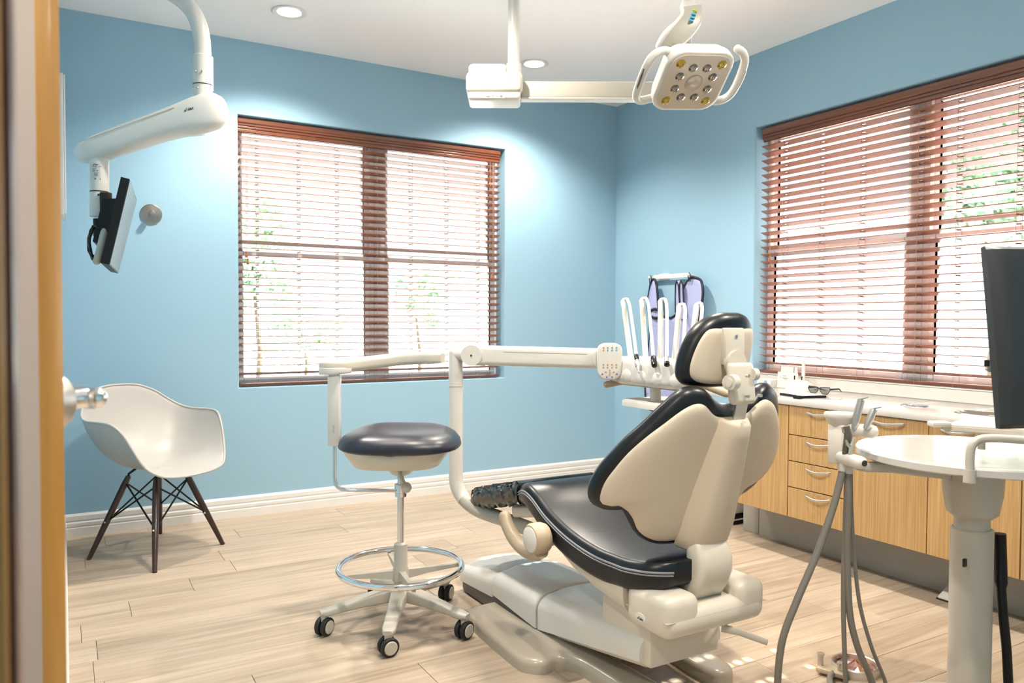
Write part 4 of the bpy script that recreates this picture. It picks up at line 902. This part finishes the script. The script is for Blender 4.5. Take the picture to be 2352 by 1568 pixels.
def apx(y, z): return -.052 - .010 * math.sin(y * 26 + z * 2.2) - .006 * math.sin(y * 61 - z * 5) - .012 * math.exp(-((z - 1.2) / .12) ** 2)
ols = [(p.x, p.y) for p in cr([V((a, c_, 0)) for a, c_ in ol], 4, True)]
# triangulated sheet from scan rows
t = B(); rows_ = []
me_ = bmesh.new(); vv = [me_.verts.new((a, c_, 0)) for a, c_ in ols]; f = me_.faces.new(vv)
bmesh.ops.triangulate(me_, faces=[f]); 
for _ in range(3): bmesh.ops.subdivide_edges(me_, edges=[e for e in me_.edges if e.calc_length() > .05], cuts=1, use_grid_fill=True)
bmesh.ops.triangulate(me_, faces=me_.faces)
for v in me_.verts: v.co = V((apx(v.co.x, v.co.y), v.co.x, v.co.y))
merge(t, me_)
ao = obj('apron_sheet', t, 'apron_blue', apr, 2.0); sm = ao.modifiers.new('thickness', 'SOLIDIFY'); sm.thickness = .008; sm.offset = 0
t = B(); tube(t, [V((apx(a, c_) - .002, a, c_)) for a, c_ in ols], .0085, 8, closed=True); obj('binding', t, 'apron_trim', apr, 2.0)
t = B(); L = []
for a, c_ in ((-.785, 1.20), (-.775, 1.30), (-.772, 1.385), (-.785, 1.41), (-.80, 1.38), (-.812, 1.28), (-.822, 1.16)): L.append([V((apx(a, c_) - .012 + dx, a + dy, c_)) for dx, dy in ((-.004, -.02), (-.004, .02), (.004, .02), (.004, -.02))])
loft(t, L); obj('shoulder_strap', t, 'apron_blue', apr, 1.0)
t = B(); tube(t, [l[0].lerp(l[1], 0) for l in L], .006, 6); tube(t, [l[1] for l in L], .006, 6); obj('strap_binding', t, 'apron_trim', apr, 1.0)
t = B(); tube(t, cr([V((-.07, -.575, 1.215)), V((-.078, -.545, 1.225)), V((-.078, -.505, 1.215)), V((-.074, -.495, 1.185)), V((-.076, -.53, 1.165)), V((-.072, -.575, 1.165))], 5), .010, 8); obj('loop_tab', t, 'apron_trim', apr, 1.0)
for y in (-.48, -.865):
    t = B(); tube(t, [(-.068, y - .006, 1.40), (-.070, y - .010, 1.45), (-.070, y, 1.458), (-.070, y + .010, 1.45), (-.068, y + .006, 1.40)], .0035, 6); obj('hanging_loop', t, 'apron_trim', apr)

# ================================================================== CABINETS AND COUNTER
CX = -.56; CZ0, CZ1 = .205, .745; YS = [-1.757, -2.107, -2.449, -2.803, -3.157, -3.511, -3.865, -4.219]
kinds = ['panel', 'drawers', 'drawer_door', 'door', 'door', 'door', 'door']
clab = ['plain wood base cabinet at the end of the counter next to the waste bin', 'wood base cabinet with four stacked drawers', 'wood base cabinet with one drawer over a door', 'wood base cabinet with door behind the grey pedestal', 'wood base cabinet with door under the sink end of the counter', 'wood base cabinet with door beyond the dark monitor', 'wood base cabinet with door at the far end by the front wall']
def handle(parent, y0, y1, z):
    t = B(); pts = cr([V((CX - .018, y0, z)), V((CX - .030, y0 - .012, z - .004)), V((CX - .042, (y0 + y1) / 2, z - .010)), V((CX - .030, y1 + .012, z - .004)), V((CX - .018, y1, z))], 5)
    tube(t, pts, .0055, 10, sx=.7); obj('handle', t, 'brushed', parent)
for k, kd in enumerate(kinds):
    y0, y1 = YS[k + 1], YS[k]
    cab = thing('base_cabinet', (-.28, (y0 + y1) / 2, CZ0), clab[k], 'cabinet', 'wood base cabinets under the counter')
    t = B(); box(t, (CX, y0 + .0005, CZ0), (0, y1 - .0005, CZ1)); obj('carcass', t, 'cabinet_gap' if k else 'cabinet_wood', cab)
    def front(nm, z0, z1):
        t = B(); box(t, (CX - .019, y0 + .0022, z0 + .0022), (CX - .0005, y1 - .0022, z1 - .0022), .001, 1); return obj(nm, t, 'cabinet_wood', cab)
    if kd == 'panel': front('side_panel', CZ0, CZ1)
    elif kd == 'drawers':
        zs = [CZ1, .604, .478, .352, CZ0]
        for a, c_ in zip(zs, zs[1:]):
            f = front('drawer_front', c_, a); handle(f, (y0 + y1) / 2 + .065, (y0 + y1) / 2 - .065, a - .022)
    elif kd == 'drawer_door':
        f = front('drawer_front', .604, CZ1); handle(f, (y0 + y1) / 2 + .075, (y0 + y1) / 2 - .075, CZ1 - .022)
        f = front('door', CZ0, .604)
    else:
        f = front('door', CZ0, CZ1); handle(f, y1 - .05, y1 - .18, CZ1 - .022)
tk = thing('toe_kick', (-.37, -2.4, 0), 'grey toe kick plinth beneath the wood cabinets', 'plinth')
t = B(); box(t, (-.375, YS[-1], .0), (-.36, -1.75, CZ0 - .001), .001, 1); obj('long_panel', t, 'toekick', tk)
t = B(); box(t, (-.377, -1.748, .0), (-.30, -1.639, CZ0 - .001), .004, 2); obj('corner_panel', t, 'toekick', tk)
t = B(); box(t, (-.358, YS[-1], .0), (-.34, -1.70, CZ0 - .001)); obj('back_board', t, 'cabinet_gap', tk)
# curved end
co = thing('countertop', (-.29, -2.6, .745), 'white quartz countertop on the wood cabinets below the window', 'countertop')
t = B(); box(t, (-.590, YS[-1], .746), (0, -1.40, .775), .003, 2); ct = obj('slab', t, 'quartz', co)
t = B(); box(t, (-.020, YS[-1], .775), (0.0, -1.40, .834), .002, 1); tag(obj('backsplash', t, 'quartz'), 'low white quartz backsplash strip under the window sill', 'backsplash')
t = B(); box(t, (-.022, WB[0], .8345), (.112, WB[1], .8405), .002, 1); tag(obj('trim_2', t, 'quartz'), 'white stone window sill above the backsplash', 'window sill', kind='structure')
def oval(name, c, a, b_, m, label, cat, hole=False):
    r = thing(name, (c[0], c[1], .775), label, cat)
    t = B(); n = 40; L = [[V((c[0] + a * s * math.cos(2 * math.pi * k / n), c[1] + b_ * s * math.sin(2 * math.pi * k / n), z)) for k in range(n)] for s, z in ((1.0, .7751), (.98, .7790), (.90, .7785), (.88, .7755))]
    loft(t, L, False); obj('rim', t, 'steel', r)
    t = B(); L = [[V((c[0] + a * s * math.cos(2 * math.pi * k / n), c[1] + b_ * s * math.sin(2 * math.pi * k / n), z)) for k in range(n)] for s, z in ((.9, .7758), (.02, .7754))]
    loft(t, L); obj('bowl' if hole else 'cap', t, 'dark_grey' if hole else m, r)
oval('grommet', (-.34, -2.59), .045, .062, 'brushed', 'small oval steel grommet set in the countertop', 'grommet')
oval('sink', (-.36, -2.93), .11, .14, 'dark_grey', 'oval steel rimmed opening in the countertop behind the tray', 'sink', True)
# waste bin
wbn = thing('waste_bin', (-.24, -1.42, 0), 'white waste bin with black base standing beside the cabinets', 'bin')
t = B(); box(t, (-.335, -1.53, .052), (-.06, -1.28, .52), .02, 3); obj('body', t, 'bin_white', wbn)
t = B(); box(t, (-.345, -1.54, 0.0), (-.05, -1.27, .022), .008, 2); box(t, (-.340, -1.535, .028), (-.055, -1.275, .054), .008, 2); obj('base', t, 'black', wbn)
t = B(); box(t, (-.342, -1.537, .0215), (-.053, -1.273, .0285), .002, 1); obj('base_trim', t, 'bin_white', wbn)
t = B(); box(t, (-.345, -1.54, .521), (-.05, -1.27, .56), .018, 3); obj('lid', t, 'bin_white', wbn)

# ---- small things on the counter
Z0 = .775
cg = thing('curing_light_charger', (-.13, -1.80, Z0), 'white charging base holding two pen shaped handpieces', 'charger')
t = B(); L = []
for z, s in ((0, 1.0), (.012, 1.0), (.03, .88), (.046, .62), (.052, .40)): L.append([V((-.13 + a * s, -1.80 + c_ * s, Z0 + z)) for a, c_ in rrect(.050, .072, .03, 5)])
loft(t, L); cb = obj('base', t, 'white_plastic', cg, 0.9)
for y, h, r_, nb in ((-1.775, .118, .0085, 2), (-1.823, .165, .0085, 3)):
    t = B(); lathe(t, [(.012, .035), (.0125, .06), (r_ + .002, .075), (r_, h - .03), (r_ - .001, h - .012), (r_ - .0025, h - .010), (r_ - .0025, h), (.0005, h + .001)] if nb == 2 else [(.012, .035), (.0125, .06), (r_ + .001, .08), (r_, h - .002), (.0005, h)], (-.13, y, Z0), n=16); ph = obj('handpiece', t, 'white_plastic', cg)
    t = B(); box(t, (-.1445, y - .003, Z0 + .054), (-.141, y + .003, Z0 + .075)); obj('display', t, 'black', ph)
    for j in range(nb):
        t = B(); sphere(t, (-.1425, y, Z0 + .046 - .010 * j), .0028, 8); obj('button', t, 'print_dark', ph)
cdh = thing('card_holder', (-.09, -1.68, Z0), 'clear white leaflet stand with printed card on the counter', 'leaflet stand')
t = B(); box(t, (-.125, -1.745, Z0), (-.045, -1.625, Z0 + .004), .001, 1); box(t, (-.110, -1.742, Z0 + .002), (-.106, -1.628, Z0 + .088), .001, 1, Matrix.Rotation(math.radians(6), 3, 'Y')); obj('stand', t, 'white_plastic', cdh)
t = B(); box(t, (-.104, -1.73, Z0 + .004), (-.101, -1.645, Z0 + .118), .0005, 1, Matrix.Rotation(math.radians(6), 3, 'Y')); crd = obj('card', t, 'paper', cdh)
bars(crd, (-.1165, -1.685, Z0 + .062), (0, -1, 0), (0, 0, 1), [(-.030, -.026, -.004, .006), (-.012, .012, .005, .003), (-.015, .024, -.008, .003), (-.004, .014, -.014, .002)])
bx = thing('small_box', (-.12, -1.56, Z0), 'small white box with a blue check mark beside the leaflet stand', 'box')
t = B(); box(t, (-.16, -1.625, Z0), (-.08, -1.525, Z0 + .042), .001, 1); bb = obj('carton', t, 'paper', bx)
bars(bb, (-.1603, -1.592, Z0 + .026), (0, -1, 0), (0, 0, 1), [(-.012, .008, 0, .018)], 'print_blue'); bars(bb, (-.1603, -1.590, Z0 + .010), (0, -1, 0), (0, 0, 1), [(-.015, .022, 0, .003)])
t = B(); tube(t, [(-.1612, -1.585, Z0 + .028), (-.1612, -1.591, Z0 + .021), (-.1612, -1.600, Z0 + .034)], .0012, 6); obj('check_mark', t, 'paper', bb)
gl = thing('safety_glasses', (-.24, -2.03, Z0), 'clear dark framed safety glasses lying folded on the counter', 'glasses')
for s in (-1, 1):
    c_ = V((-.262, -2.03 - s * .036, Z0 + .022)); o_ = [(a, b2) for a, b2 in resample([(-.028, .014), (.026, .017), (.030, .004), (.014, -.018), (-.016, -.018), (-.030, -.002)], 24)]
    pts = cr([c_ + V((-.002, -a * s, b2)) for a, b2 in o_], 1, True)
    t = B(); tube(t, pts, .0022, 6, closed=True); fr_ = obj('rim', t, 'print_dark', gl)
    t = B(); t.faces.new([t.verts.new(p) for p in pts]); obj('lens', t, 'lens_tint', fr_)
    t = B(); tube(t, [(-.262, -2.03 - s * .066, Z0 + .030), (-.20, -2.03 - s * .070, Z0 + .030), (-.155, -2.03 - s * .05, Z0 + .012)], [.004, .0035, .002], 6); obj('temple', t, 'black', gl)
t = B(); tube(t, [(-.265, -2.038, Z0 + .028), (-.268, -2.03, Z0 + .032), (-.265, -2.022, Z0 + .028)], .003, 6); obj('bridge', t, 'black', gl)
tb = thing('tablet', (-.43, -2.06, Z0), 'thin black edged tablet lying flat on the counter', 'tablet')
Rz = Matrix.Rotation(math.radians(-14), 3, 'Z')
t = B(); box(t, (-.50, -2.155, Z0), (-.36, -1.975, Z0 + .012), .004, 2, Rz); obj('body', t, 'black', tb)
t = B(); box(t, (-.497, -2.152, Z0 + .0121), (-.363, -1.978, Z0 + .0135), .0005, 1, Rz); obj('cover', t, 'paper', tb)
bcl = thing('binder_clip', (-.545, -2.13, Z0), 'small black and white binder clip at the counter edge', 'clip')
t = B(); loft(t, [[V((-.555 + dx, y, Z0 + z)) for y, z in ((-2.15, .0), (-2.11, .0), (-2.118, .014), (-2.142, .014))] for dx in (0, .022)]); obj('clip_body', t, 'black', bcl)
t = B(); tube(t, [(-.535, -2.140, Z0 + .012), (-.520, -2.137, Z0 + .022), (-.520, -2.123, Z0 + .022), (-.535, -2.120, Z0 + .012)], .0015, 6); obj('clip_wire', t, 'white_plastic', bcl)
pn = tag(obj('stylus', tube(B(), [(-.33, -1.95, Z0 + .0055), (-.335, -1.98, Z0 + .0055), (-.36, -2.09, Z0 + .0055), (-.363, -2.10, Z0 + .0055)], [.001, .005, .005, .0035], 10), 'tan'), 'slim tan stylus lying behind the tablet', 'pen')

# ================================================================== PEDESTAL TABLE AND ASSISTANT UNIT
TC = V((-1.355, -3.412, 0))
pt = thing('pedestal_table', TC, 'round white topped table on a thick grey pedestal', 'table')
n = 64; R_ = .308
t = B(); lathe(t, [(R_ - .006, .757), (R_, .761), (R_, .777), (R_ - .004, .781), (.001, .781)], TC, n=72); tt_ = obj('table_top', t, 'quartz', pt)
t = B(); lathe(t, [(.080, .756), (.080, .74), (.076, .66), (.066, .605), (.050, .592), (.047, .590)], TC, n=36); obj('table_hub', t, 'grey_plastic', pt)
t = B(); lathe(t, [(.046, .60), (.046, .545), (.048, .54)], TC, n=32); obj('upper_post', t, 'grey_plastic', pt)
t = B(); lathe(t, [(.050, .562), (.055, .558), (.055, .05), (.057, .03)], TC, n=36); lp = obj('lower_post', t, 'grey_plastic', pt)
t = B(); box(t, V((-1.4389, -3.4407, 0.4808)) - V((.007, .004, .012)), V((-1.4389, -3.4407, 0.4808)) + V((.007, .004, .012)), .003, 2); obj('post_button', t, 'black_gloss', lp)
t = B(); lathe(t, [(.22, 0), (.22, .012), (.20, .022), (.06, .035), (.055, .036)], TC, n=48); obj('base', t, 'grey_plastic', pt)
# tray arm pipe and tray
pb0 = V((-1.6425, -3.5627, 0.7472))
t = B(); cyl(t, pb0, V((-1.6412, -3.5624, 0.7798)), .0145, n=20); obj('pipe_socket', t, 'grey_plastic', pt)
pp_ = cr([(-1.6413, -3.5626, 0.7722), (-1.6409, -3.5616, 0.8101), (-1.6369, -3.5630, 0.8373), (-1.6217, -3.5713, 0.8536), (-1.6020, -3.5941, 0.8596), (-1.5562, -3.6438, 0.8587), (-1.4812, -3.7222, 0.8554)], 5)
t = B(); tube(t, pp_, .0105, 14); pi = obj('tray_pipe', t, 'grey_plastic', pt, 1.0)
t = B(); cyl(t, pb0 + V((0, 0, .012)), TC + V((0, 0, .745)), .010, n=12); obj('socket_bracket', t, 'grey_plastic', pt)
q = [V((-1.6305, -3.4843, 0.8819)), V((-1.4924, -3.7269, 0.8632)), V((-1.1879, -3.6025, 0.8760)), V((-1.3900, -3.4156, 0.8828))]; zt = q[0].z
q = [V((p.x, p.y, zt)) for p in q]
ty_ = thing('instrument_tray', (q[0] + q[2]) / 2 - V((0, 0, .02)), 'flat off white accessory tray held above the round table', 'tray')
t = B(); loft(t, [q, [p + V((0, 0, -.018)) for p in q]]); bmesh.ops.bevel(t, geom=list(t.edges), offset=.004, segments=2, affect='EDGES'); obj('tray_body', t, 'cream', ty_)
ce = V((-1.6354, -3.4814, 0.8852)); t = B(); box(t, ce - V((.03, .016, .008)), ce + V((.02, .016, .006)), .005, 2, Matrix.Rotation(math.radians(-30), 3, 'Z')); obj('end_clip', t, 'white_plastic', ty_)
t = B(); cyl(t, (q[0] + q[1]) / 2 + V((0, .06, -.018)), V(((q[0] + q[1]) / 2).to_tuple()) + V((0, .06, -.06)), .009, n=12); obj('tray_stem', t, 'grey_plastic', ty_)
# assistant's holder on the side arm
ah = thing('suction_holder', V((-1.6814, -3.2278, 0.7490)), 'white suction and syringe holder with hanging grey hoses beside the round table', 'instrument holder')
t = B(); L = []
for p, hw, hh in ((V((-1.4249, -3.3775, 0.7194)), .020, .018), (V((-1.4944, -3.3370, 0.7277)), .020, .018), (V((-1.5585, -3.2996, 0.7348)), .018, .016), (V((-1.6227, -3.2623, 0.7344)), .014, .014), (V((-1.6494, -3.2467, 0.7392)), .012, .013)): L.append([p + fy_ * a + V((0, 0, c_)) for a, c_ in rrect(hw, hh, .009)])
loft(t, L); obj('side_arm', t, 'grey_plastic', ah, 1.0)
hb0 = V((-1.6679, -3.2111, 0.7952))
t = B(); L = [[V((hb0.x + a * s, hb0.y + c_ * s, z)) for a, c_ in rrect(.028, .028, .012)] for z, s in ((hb0.z - .055, .9), (hb0.z - .05, 1), (hb0.z + .055, 1), (hb0.z + .06, .9))]; loft(t, L); obj('holder_column', t, 'white_plastic', ah)
cp = V((-1.6671, -3.2092, 0.8676)); t = B(); lathe(t, [(.026, -.022), (.030, -.018), (.043, .004), (.046, .012), (.044, .018), (.036, .019), (.001, .017)], cp, n=32)
obj('cup_rest', t, 'white_plastic', ah, 0.9)
for a, c_, r_ in (((-1.6698, -3.2316, 0.8417), (-1.6345, -3.2984, 0.8392), .019), ((-1.7179, -3.2408, 0.7665), (-1.7293, -3.3268, 0.7656), .018)):
    a, c_ = V(a), V(c_); t = B(); tube(t, [a, a.lerp(c_, .08), a.lerp(c_, .88), c_, c_ + (c_ - a).normalized() * .006], [r_ * .7, r_, r_, r_ * .85, r_ * .3], 18); hh_ = obj('holder_barrel', t, 'white_plastic', ah, 1.0)
    if r_ < .0185:
        t = B(); cyl(t, c_ + (c_ - a).normalized() * .002, c_ + (c_ - a).normalized() * .0075, .0085); obj('barrel_socket', t, 'print_dark', hh_)
for pts, r_, m, nm in (([(-1.6802, -3.2601, 0.8460), (-1.6714, -3.2640, 0.8826), (-1.6604, -3.2690, 0.9278)], [.006, .011, .010], 'brushed', 'suction_tip'), ([(-1.6685, -3.2899, 0.8489), (-1.6599, -3.2941, 0.8731), (-1.6471, -3.3006, 0.9034)], [.007, .010, .009], 'brushed', 'saliva_valve')):
    t = B(); tube(t, pts, r_, 12); sv = obj(nm, t, m, ah, 1.0)
    e = V(pts[-1]); t = B(); tube(t, [e + RX * -.008, e + RX * .006 + V((0, 0, .003)), e + RX * .02 + V((0, 0, .006))], [.003, .003, .0015], 8); obj('lever', t, 'steel', sv)
for pts, r_, m in (([(-1.7319, -3.2759, 0.8598), (-1.7281, -3.2790, 0.8335), (-1.7249, -3.2707, 0.7899), (-1.7197, -3.2634, 0.7508)], [.010, .0125, .011, .008], 'dark_grey'), ([(-1.7225, -3.2940, 0.8291), (-1.7289, -3.2912, 0.7993), (-1.7180, -3.2759, 0.7527)], [.005, .008, .007], 'grey_plastic')):
    t = B(); tube(t, pts, r_, 12, sx=.8); vv_ = obj('valve_body', t, m, ah, 1.0)
    e = V(pts[1]); t = B(); tube(t, [e, e - RX * .012 + V((0, 0, .012)), e - RX * .016 + V((0, 0, .024))], [.005, .005, .003], 8); obj('lever', t, 'brushed', vv_)
hoses = [([(-1.7218, -3.2622, 0.7508), (-1.7524, -3.2592, 0.6515), (-1.8101, -3.2530, 0.5225), (-1.8794, -3.2403, 0.3888), (-1.9142, -3.2236, 0.2825), (-1.9108, -3.2065, 0.1574)], .0098, 'thick grey suction hose curving down to the floor'),
 ([(-1.7048, -3.2607, 0.7441), (-1.7116, -3.2618, 0.5863), (-1.7180, -3.2652, 0.3678), (-1.6977, -3.2615, 0.1302)], .0066, 'thin grey hose hanging straight from the suction holder'),
 ([(-1.7137, -3.2728, 0.7469), (-1.7155, -3.2723, 0.5527), (-1.7045, -3.2734, 0.3557), (-1.6779, -3.2810, 0.2424), (-1.6150, -3.2866, 0.1212)], .0095, 'thick grey hose hanging straight then bending near the floor'),
 ([(-1.6875, -3.2590, 0.7472), (-1.6860, -3.2652, 0.5838), (-1.6546, -3.2672, 0.3694), (-1.6172, -3.2819, 0.2300), (-1.5453, -3.2814, 0.1027)], .0055, 'thinnest grey hose on the side of the holder facing the cabinets')]
for pts, r_, lb_ in hoses:
    pts = [V(p) for p in pts]; e = pts[-1]; g_ = V((e.x + .04, e.y + .03, r_)); pts += [e.lerp(g_, .6) + V((0, 0, -.01)), g_, g_ + V((-.14, -.05, 0))]
    h = thing('hose', (pts[0].x, pts[0].y, 0), lb_, 'hose', 'hoses hanging from the suction holder')
    t = B(); tube(t, cr(pts, 6), r_, 12); obj('tubing', t, 'hose', h, 2.0)
    t = B(); cyl(t, pts[0] + V((0, 0, .012)), pts[0] + (pts[1] - pts[0]).normalized() * .02, r_ * 1.25); obj('cuff', t, 'grey_plastic', h)
# cable behind the pedestal
cp_ = cr([(-1.2555, -3.4355, 0.5360), (-1.2541, -3.4389, 0.4542), (-1.2736, -3.4529, 0.3855), (-1.2900, -3.4691, 0.3059), (-1.2834, -3.4758, 0.2194), (-1.2801, -3.4808, 0.1230), (-1.2767, -3.4856, 0.0340)], 5); cp_.append(V((cp_[-1].x + .04, cp_[-1].y - .02, .009)))
cb_ = thing('power_cable', (cp_[0].x, cp_[0].y, 0), 'thick black cable bundle hanging behind the grey pedestal', 'cable')
t = B(); tube(t, cp_, [.017] * 10 + [.0125] * (len(cp_) - 10), 12); obj('sheath', t, 'black', cb_, 1.0)
# foot control on the floor
fc = thing('foot_control', (-1.37, -3.04, 0), 'round chrome foot control with twin pegs on the floor', 'foot control')
fp = V((-1.355, -3.045, 0)); t = B(); lathe(t, [(.074, 0), (.074, .026), (.071, .030), (.066, .028), (.066, .010)], fp, n=40); obj('dish_rim', t, 'brushed', fc)
t = B(); nn = 14; L = [[fp + V((r_ * math.cos(2 * math.pi * k / nn), r_ * math.sin(2 * math.pi * k / nn), z + (.006 if k % 2 else 0))) for k in range(nn)] for r_, z in ((.064, .010), (.03, .022), (.004, .034))]; loft(t, L); obj('facet_disc', t, 'pink_chrome', fc, 0.05)
t = B(); box(t, (-1.475, -3.075, .008), (-1.42, -2.985, .024), .005, 2, Matrix.Rotation(math.radians(20), 3, 'Z')); obj('bracket', t, 'tan', fc)
for x, y, h in ((-1.458, -2.992, .062), (-1.437, -3.052, .05)):
    t = B(); lathe(t, [(.010, .012), (.010, h - .006), (.012, h - .004), (.012, h), (.001, h + .001)], (x, y, 0), n=16); obj('peg', t, 'brushed', fc)
t = B(); tube(t, cr([(-1.46, -3.04, .016), (-1.52, -3.075, .022), (-1.58, -3.14, .018), (-1.62, -3.24, .012), (-1.62, -3.5, .012)], 5), .009, 10); obj('air_tube', t, 'hose', fc, 1.0)
# white wedge pedal at the plinth
wg = thing('floor_pedal', (-.43, -2.83, 0), 'small white wedge pedal on the floor against the grey plinth', 'pedal')
t = B(); loft(t, [[V((x, y, z)) for x, z in ((-.47, .0), (-.385, .0), (-.385, .055), (-.47, .012))] for y in (-2.79, -2.90)]); obj('wedge', t, 'white_plastic', wg)
t = B(); box(t, (-.475, -2.905, 0), (-.38, -2.785, .006)); obj('rubber_foot', t, 'rubber', wg)
# dark monitor on the right
mr0 = V((-1.9233, -3.7404, 1.3033)); mb0 = V((-1.9205, -3.7773, 0.9265)); xr = V((.93, -.37, 0)).normalized(); MW = .54
mn = thing('desk_monitor', V((-1.45, -4.06, 0)), 'large dark grey monitor seen from behind above the round table', 'monitor')
nb_ = xr.cross(V((0, 0, 1))).normalized(); nb_ = nb_ if nb_.dot(-FX) > 0 else -nb_
def mq(a, z, o): 
    f_ = (mr0.z - z) / (mr0.z - mb0.z); b_ = mr0.lerp(mb0, f_); return V((b_.x, b_.y, z)) + xr * a + nb_ * o
zt_, zb_ = mr0.z, mb0.z
L = []
for a in (.0, .012, .03, .10, MW - .10, MW - .03, MW - .012, MW):
    k = min(1, min(a, MW - a) / .03); dpt = .004 + .026 * math.sqrt(k)
    L.append([mq(a, zt_, -.012), mq(a, zt_ + .003, .0), mq(a, zt_ - .004, dpt * .7), mq(a, zt_ - .03, dpt), mq(a, zb_ + .105, dpt + .004), mq(a, zb_ + .085, dpt - .002 * k), mq(a, zb_ + .01, dpt * .45), mq(a, zb_, 0), mq(a, zb_, -.012)])
t = B(); loft(t, L); obj('back_shell', t, 'monitor_dark', mn, 0.5)
t = B(); q4 = [mq(.008, zt_ - .01, -.0125), mq(MW - .008, zt_ - .01, -.0125), mq(MW - .008, zb_ + .01, -.0125), mq(.008, zb_ + .01, -.0125)]; loft(t, [q4, [p - nb_ * .001 for p in q4]]); obj('screen', t, 'screen', mn)
t = B(); m_ = mq(MW * .62, (zt_ + zb_) / 2, .03); cyl(t, m_, m_ + nb_ * .07, .02); obj('vesa_joint', t, 'black', mn)
pc2 = m_ + nb_ * .08; t = B(); cyl(t, (pc2.x, pc2.y, .02), (pc2.x, pc2.y, m_.z + .06), .021, n=20); obj('stand_post', t, 'dark_grey', mn)
t = B(); lathe(t, [(.18, 0), (.18, .012), (.16, .02), (.022, .03)], (pc2.x, pc2.y, 0), n=40); obj('stand_base', t, 'dark_grey', mn)
hk = V((-1.8740, -3.7305, 1.0628)); t = B(); box(t, hk + V((-.012, -.004, -.022)), hk + V((.006, .004, .022)), .002, 1, Matrix.Rotation(math.radians(18), 3, 'Y')); sc2 = obj('screen_clip', t, 'grey_plastic', mn)
t = B(); box(t, hk + V((-.017, -.005, -.010)), hk + V((-.011, .005, .004)), .001, 1); obj('clip_tab', t, 'black', sc2)
t = B(); tube(t, cr([hk + V((.0, 0, .02)), hk + V((.004, 0, .045)), hk + V((.018, 0, .058))], 5), .0012, 6); obj('thin_wire', t, 'tan', sc2)

# ================================================================== OUTSIDE
b = B(); box(b, (-30, .18, -.45), (40, 40, -.40)); tag(obj('ground', b, 'paving'), 'bright paved ground outside the back window', 'ground', kind='structure')
b = B(); box(b, (.18, -40, -.45), (40, .18, -.40)); tag(obj('ground', b, 'bounce_ground'), 'unseen ground made pale to bounce light at the window above the counter', 'ground', kind='structure')  # ground made paler on this side, added bounce to lighten the counter blind
def tree(x, y, h, rad, nl, seed, label, z0=-.4, low=.35):
    r = thing('tree', (x, y, z0), label, 'tree', 'trees outside the windows'); g = random.Random(seed)
    t = B(); tube(t, [(x, y, z0), (x + .05, y, z0 + h * .3), (x - .05, y + .05, z0 + h * .65)], [.05, .04, .02], 8); obj('trunk', t, 'bark', r)
    t = B()
    blobs = [(V((g.uniform(-1, 1), g.uniform(-1, 1), g.uniform(-1, 1))), g.uniform(.35, .7)) for _ in range(14)]
    for i in range(nl):
        bc, br_ = g.choice(blobs); d = V((g.gauss(0, 1), g.gauss(0, 1), g.gauss(0, 1))).normalized() * br_ * g.random() ** .4 * .6
        p = bc * .62 + d; c_ = V((x + p.x * rad, y + p.y * rad, z0 + h * (low + (1 - low) * .5) + p.z * h * (1 - low) * .55))
        a = V((g.gauss(0, 1), g.gauss(0, 1), g.gauss(0, 1))).normalized(); u = a.orthogonal().normalized(); w_ = a.cross(u); s = g.uniform(.05, .10)
        t.faces.new([t.verts.new(c_ + v) for v in (u * s, w_ * s * .55, -u * s, -w_ * s * .55)])
    me = bpy.data.meshes.new('foliage'); t.to_mesh(me); t.free(); me.materials.append(MATS['leaf']); o = bpy.data.objects.new('foliage', me); col.objects.link(o); o.parent = r; o['kind'] = 'stuff'
    for v in me.vertices: v.co -= r.location
tree(-1.15, 7.0, 3.6, .75, 1700, 1, 'leafy tree outside the left part of the back window', low=.40)
tree(2.25, 9.0, 2.9, .8, 1300, 2, 'leafy tree outside the right part of the back window', low=.40)
tree(6.2, .6, 4.2, 1.1, 3500, 3, 'leafy tree outside the window above the counter', low=.45)
tree(.9, 12.0, 1.9, 1.2, 1000, 4, 'low round shrub tree far outside the back window', low=.15)
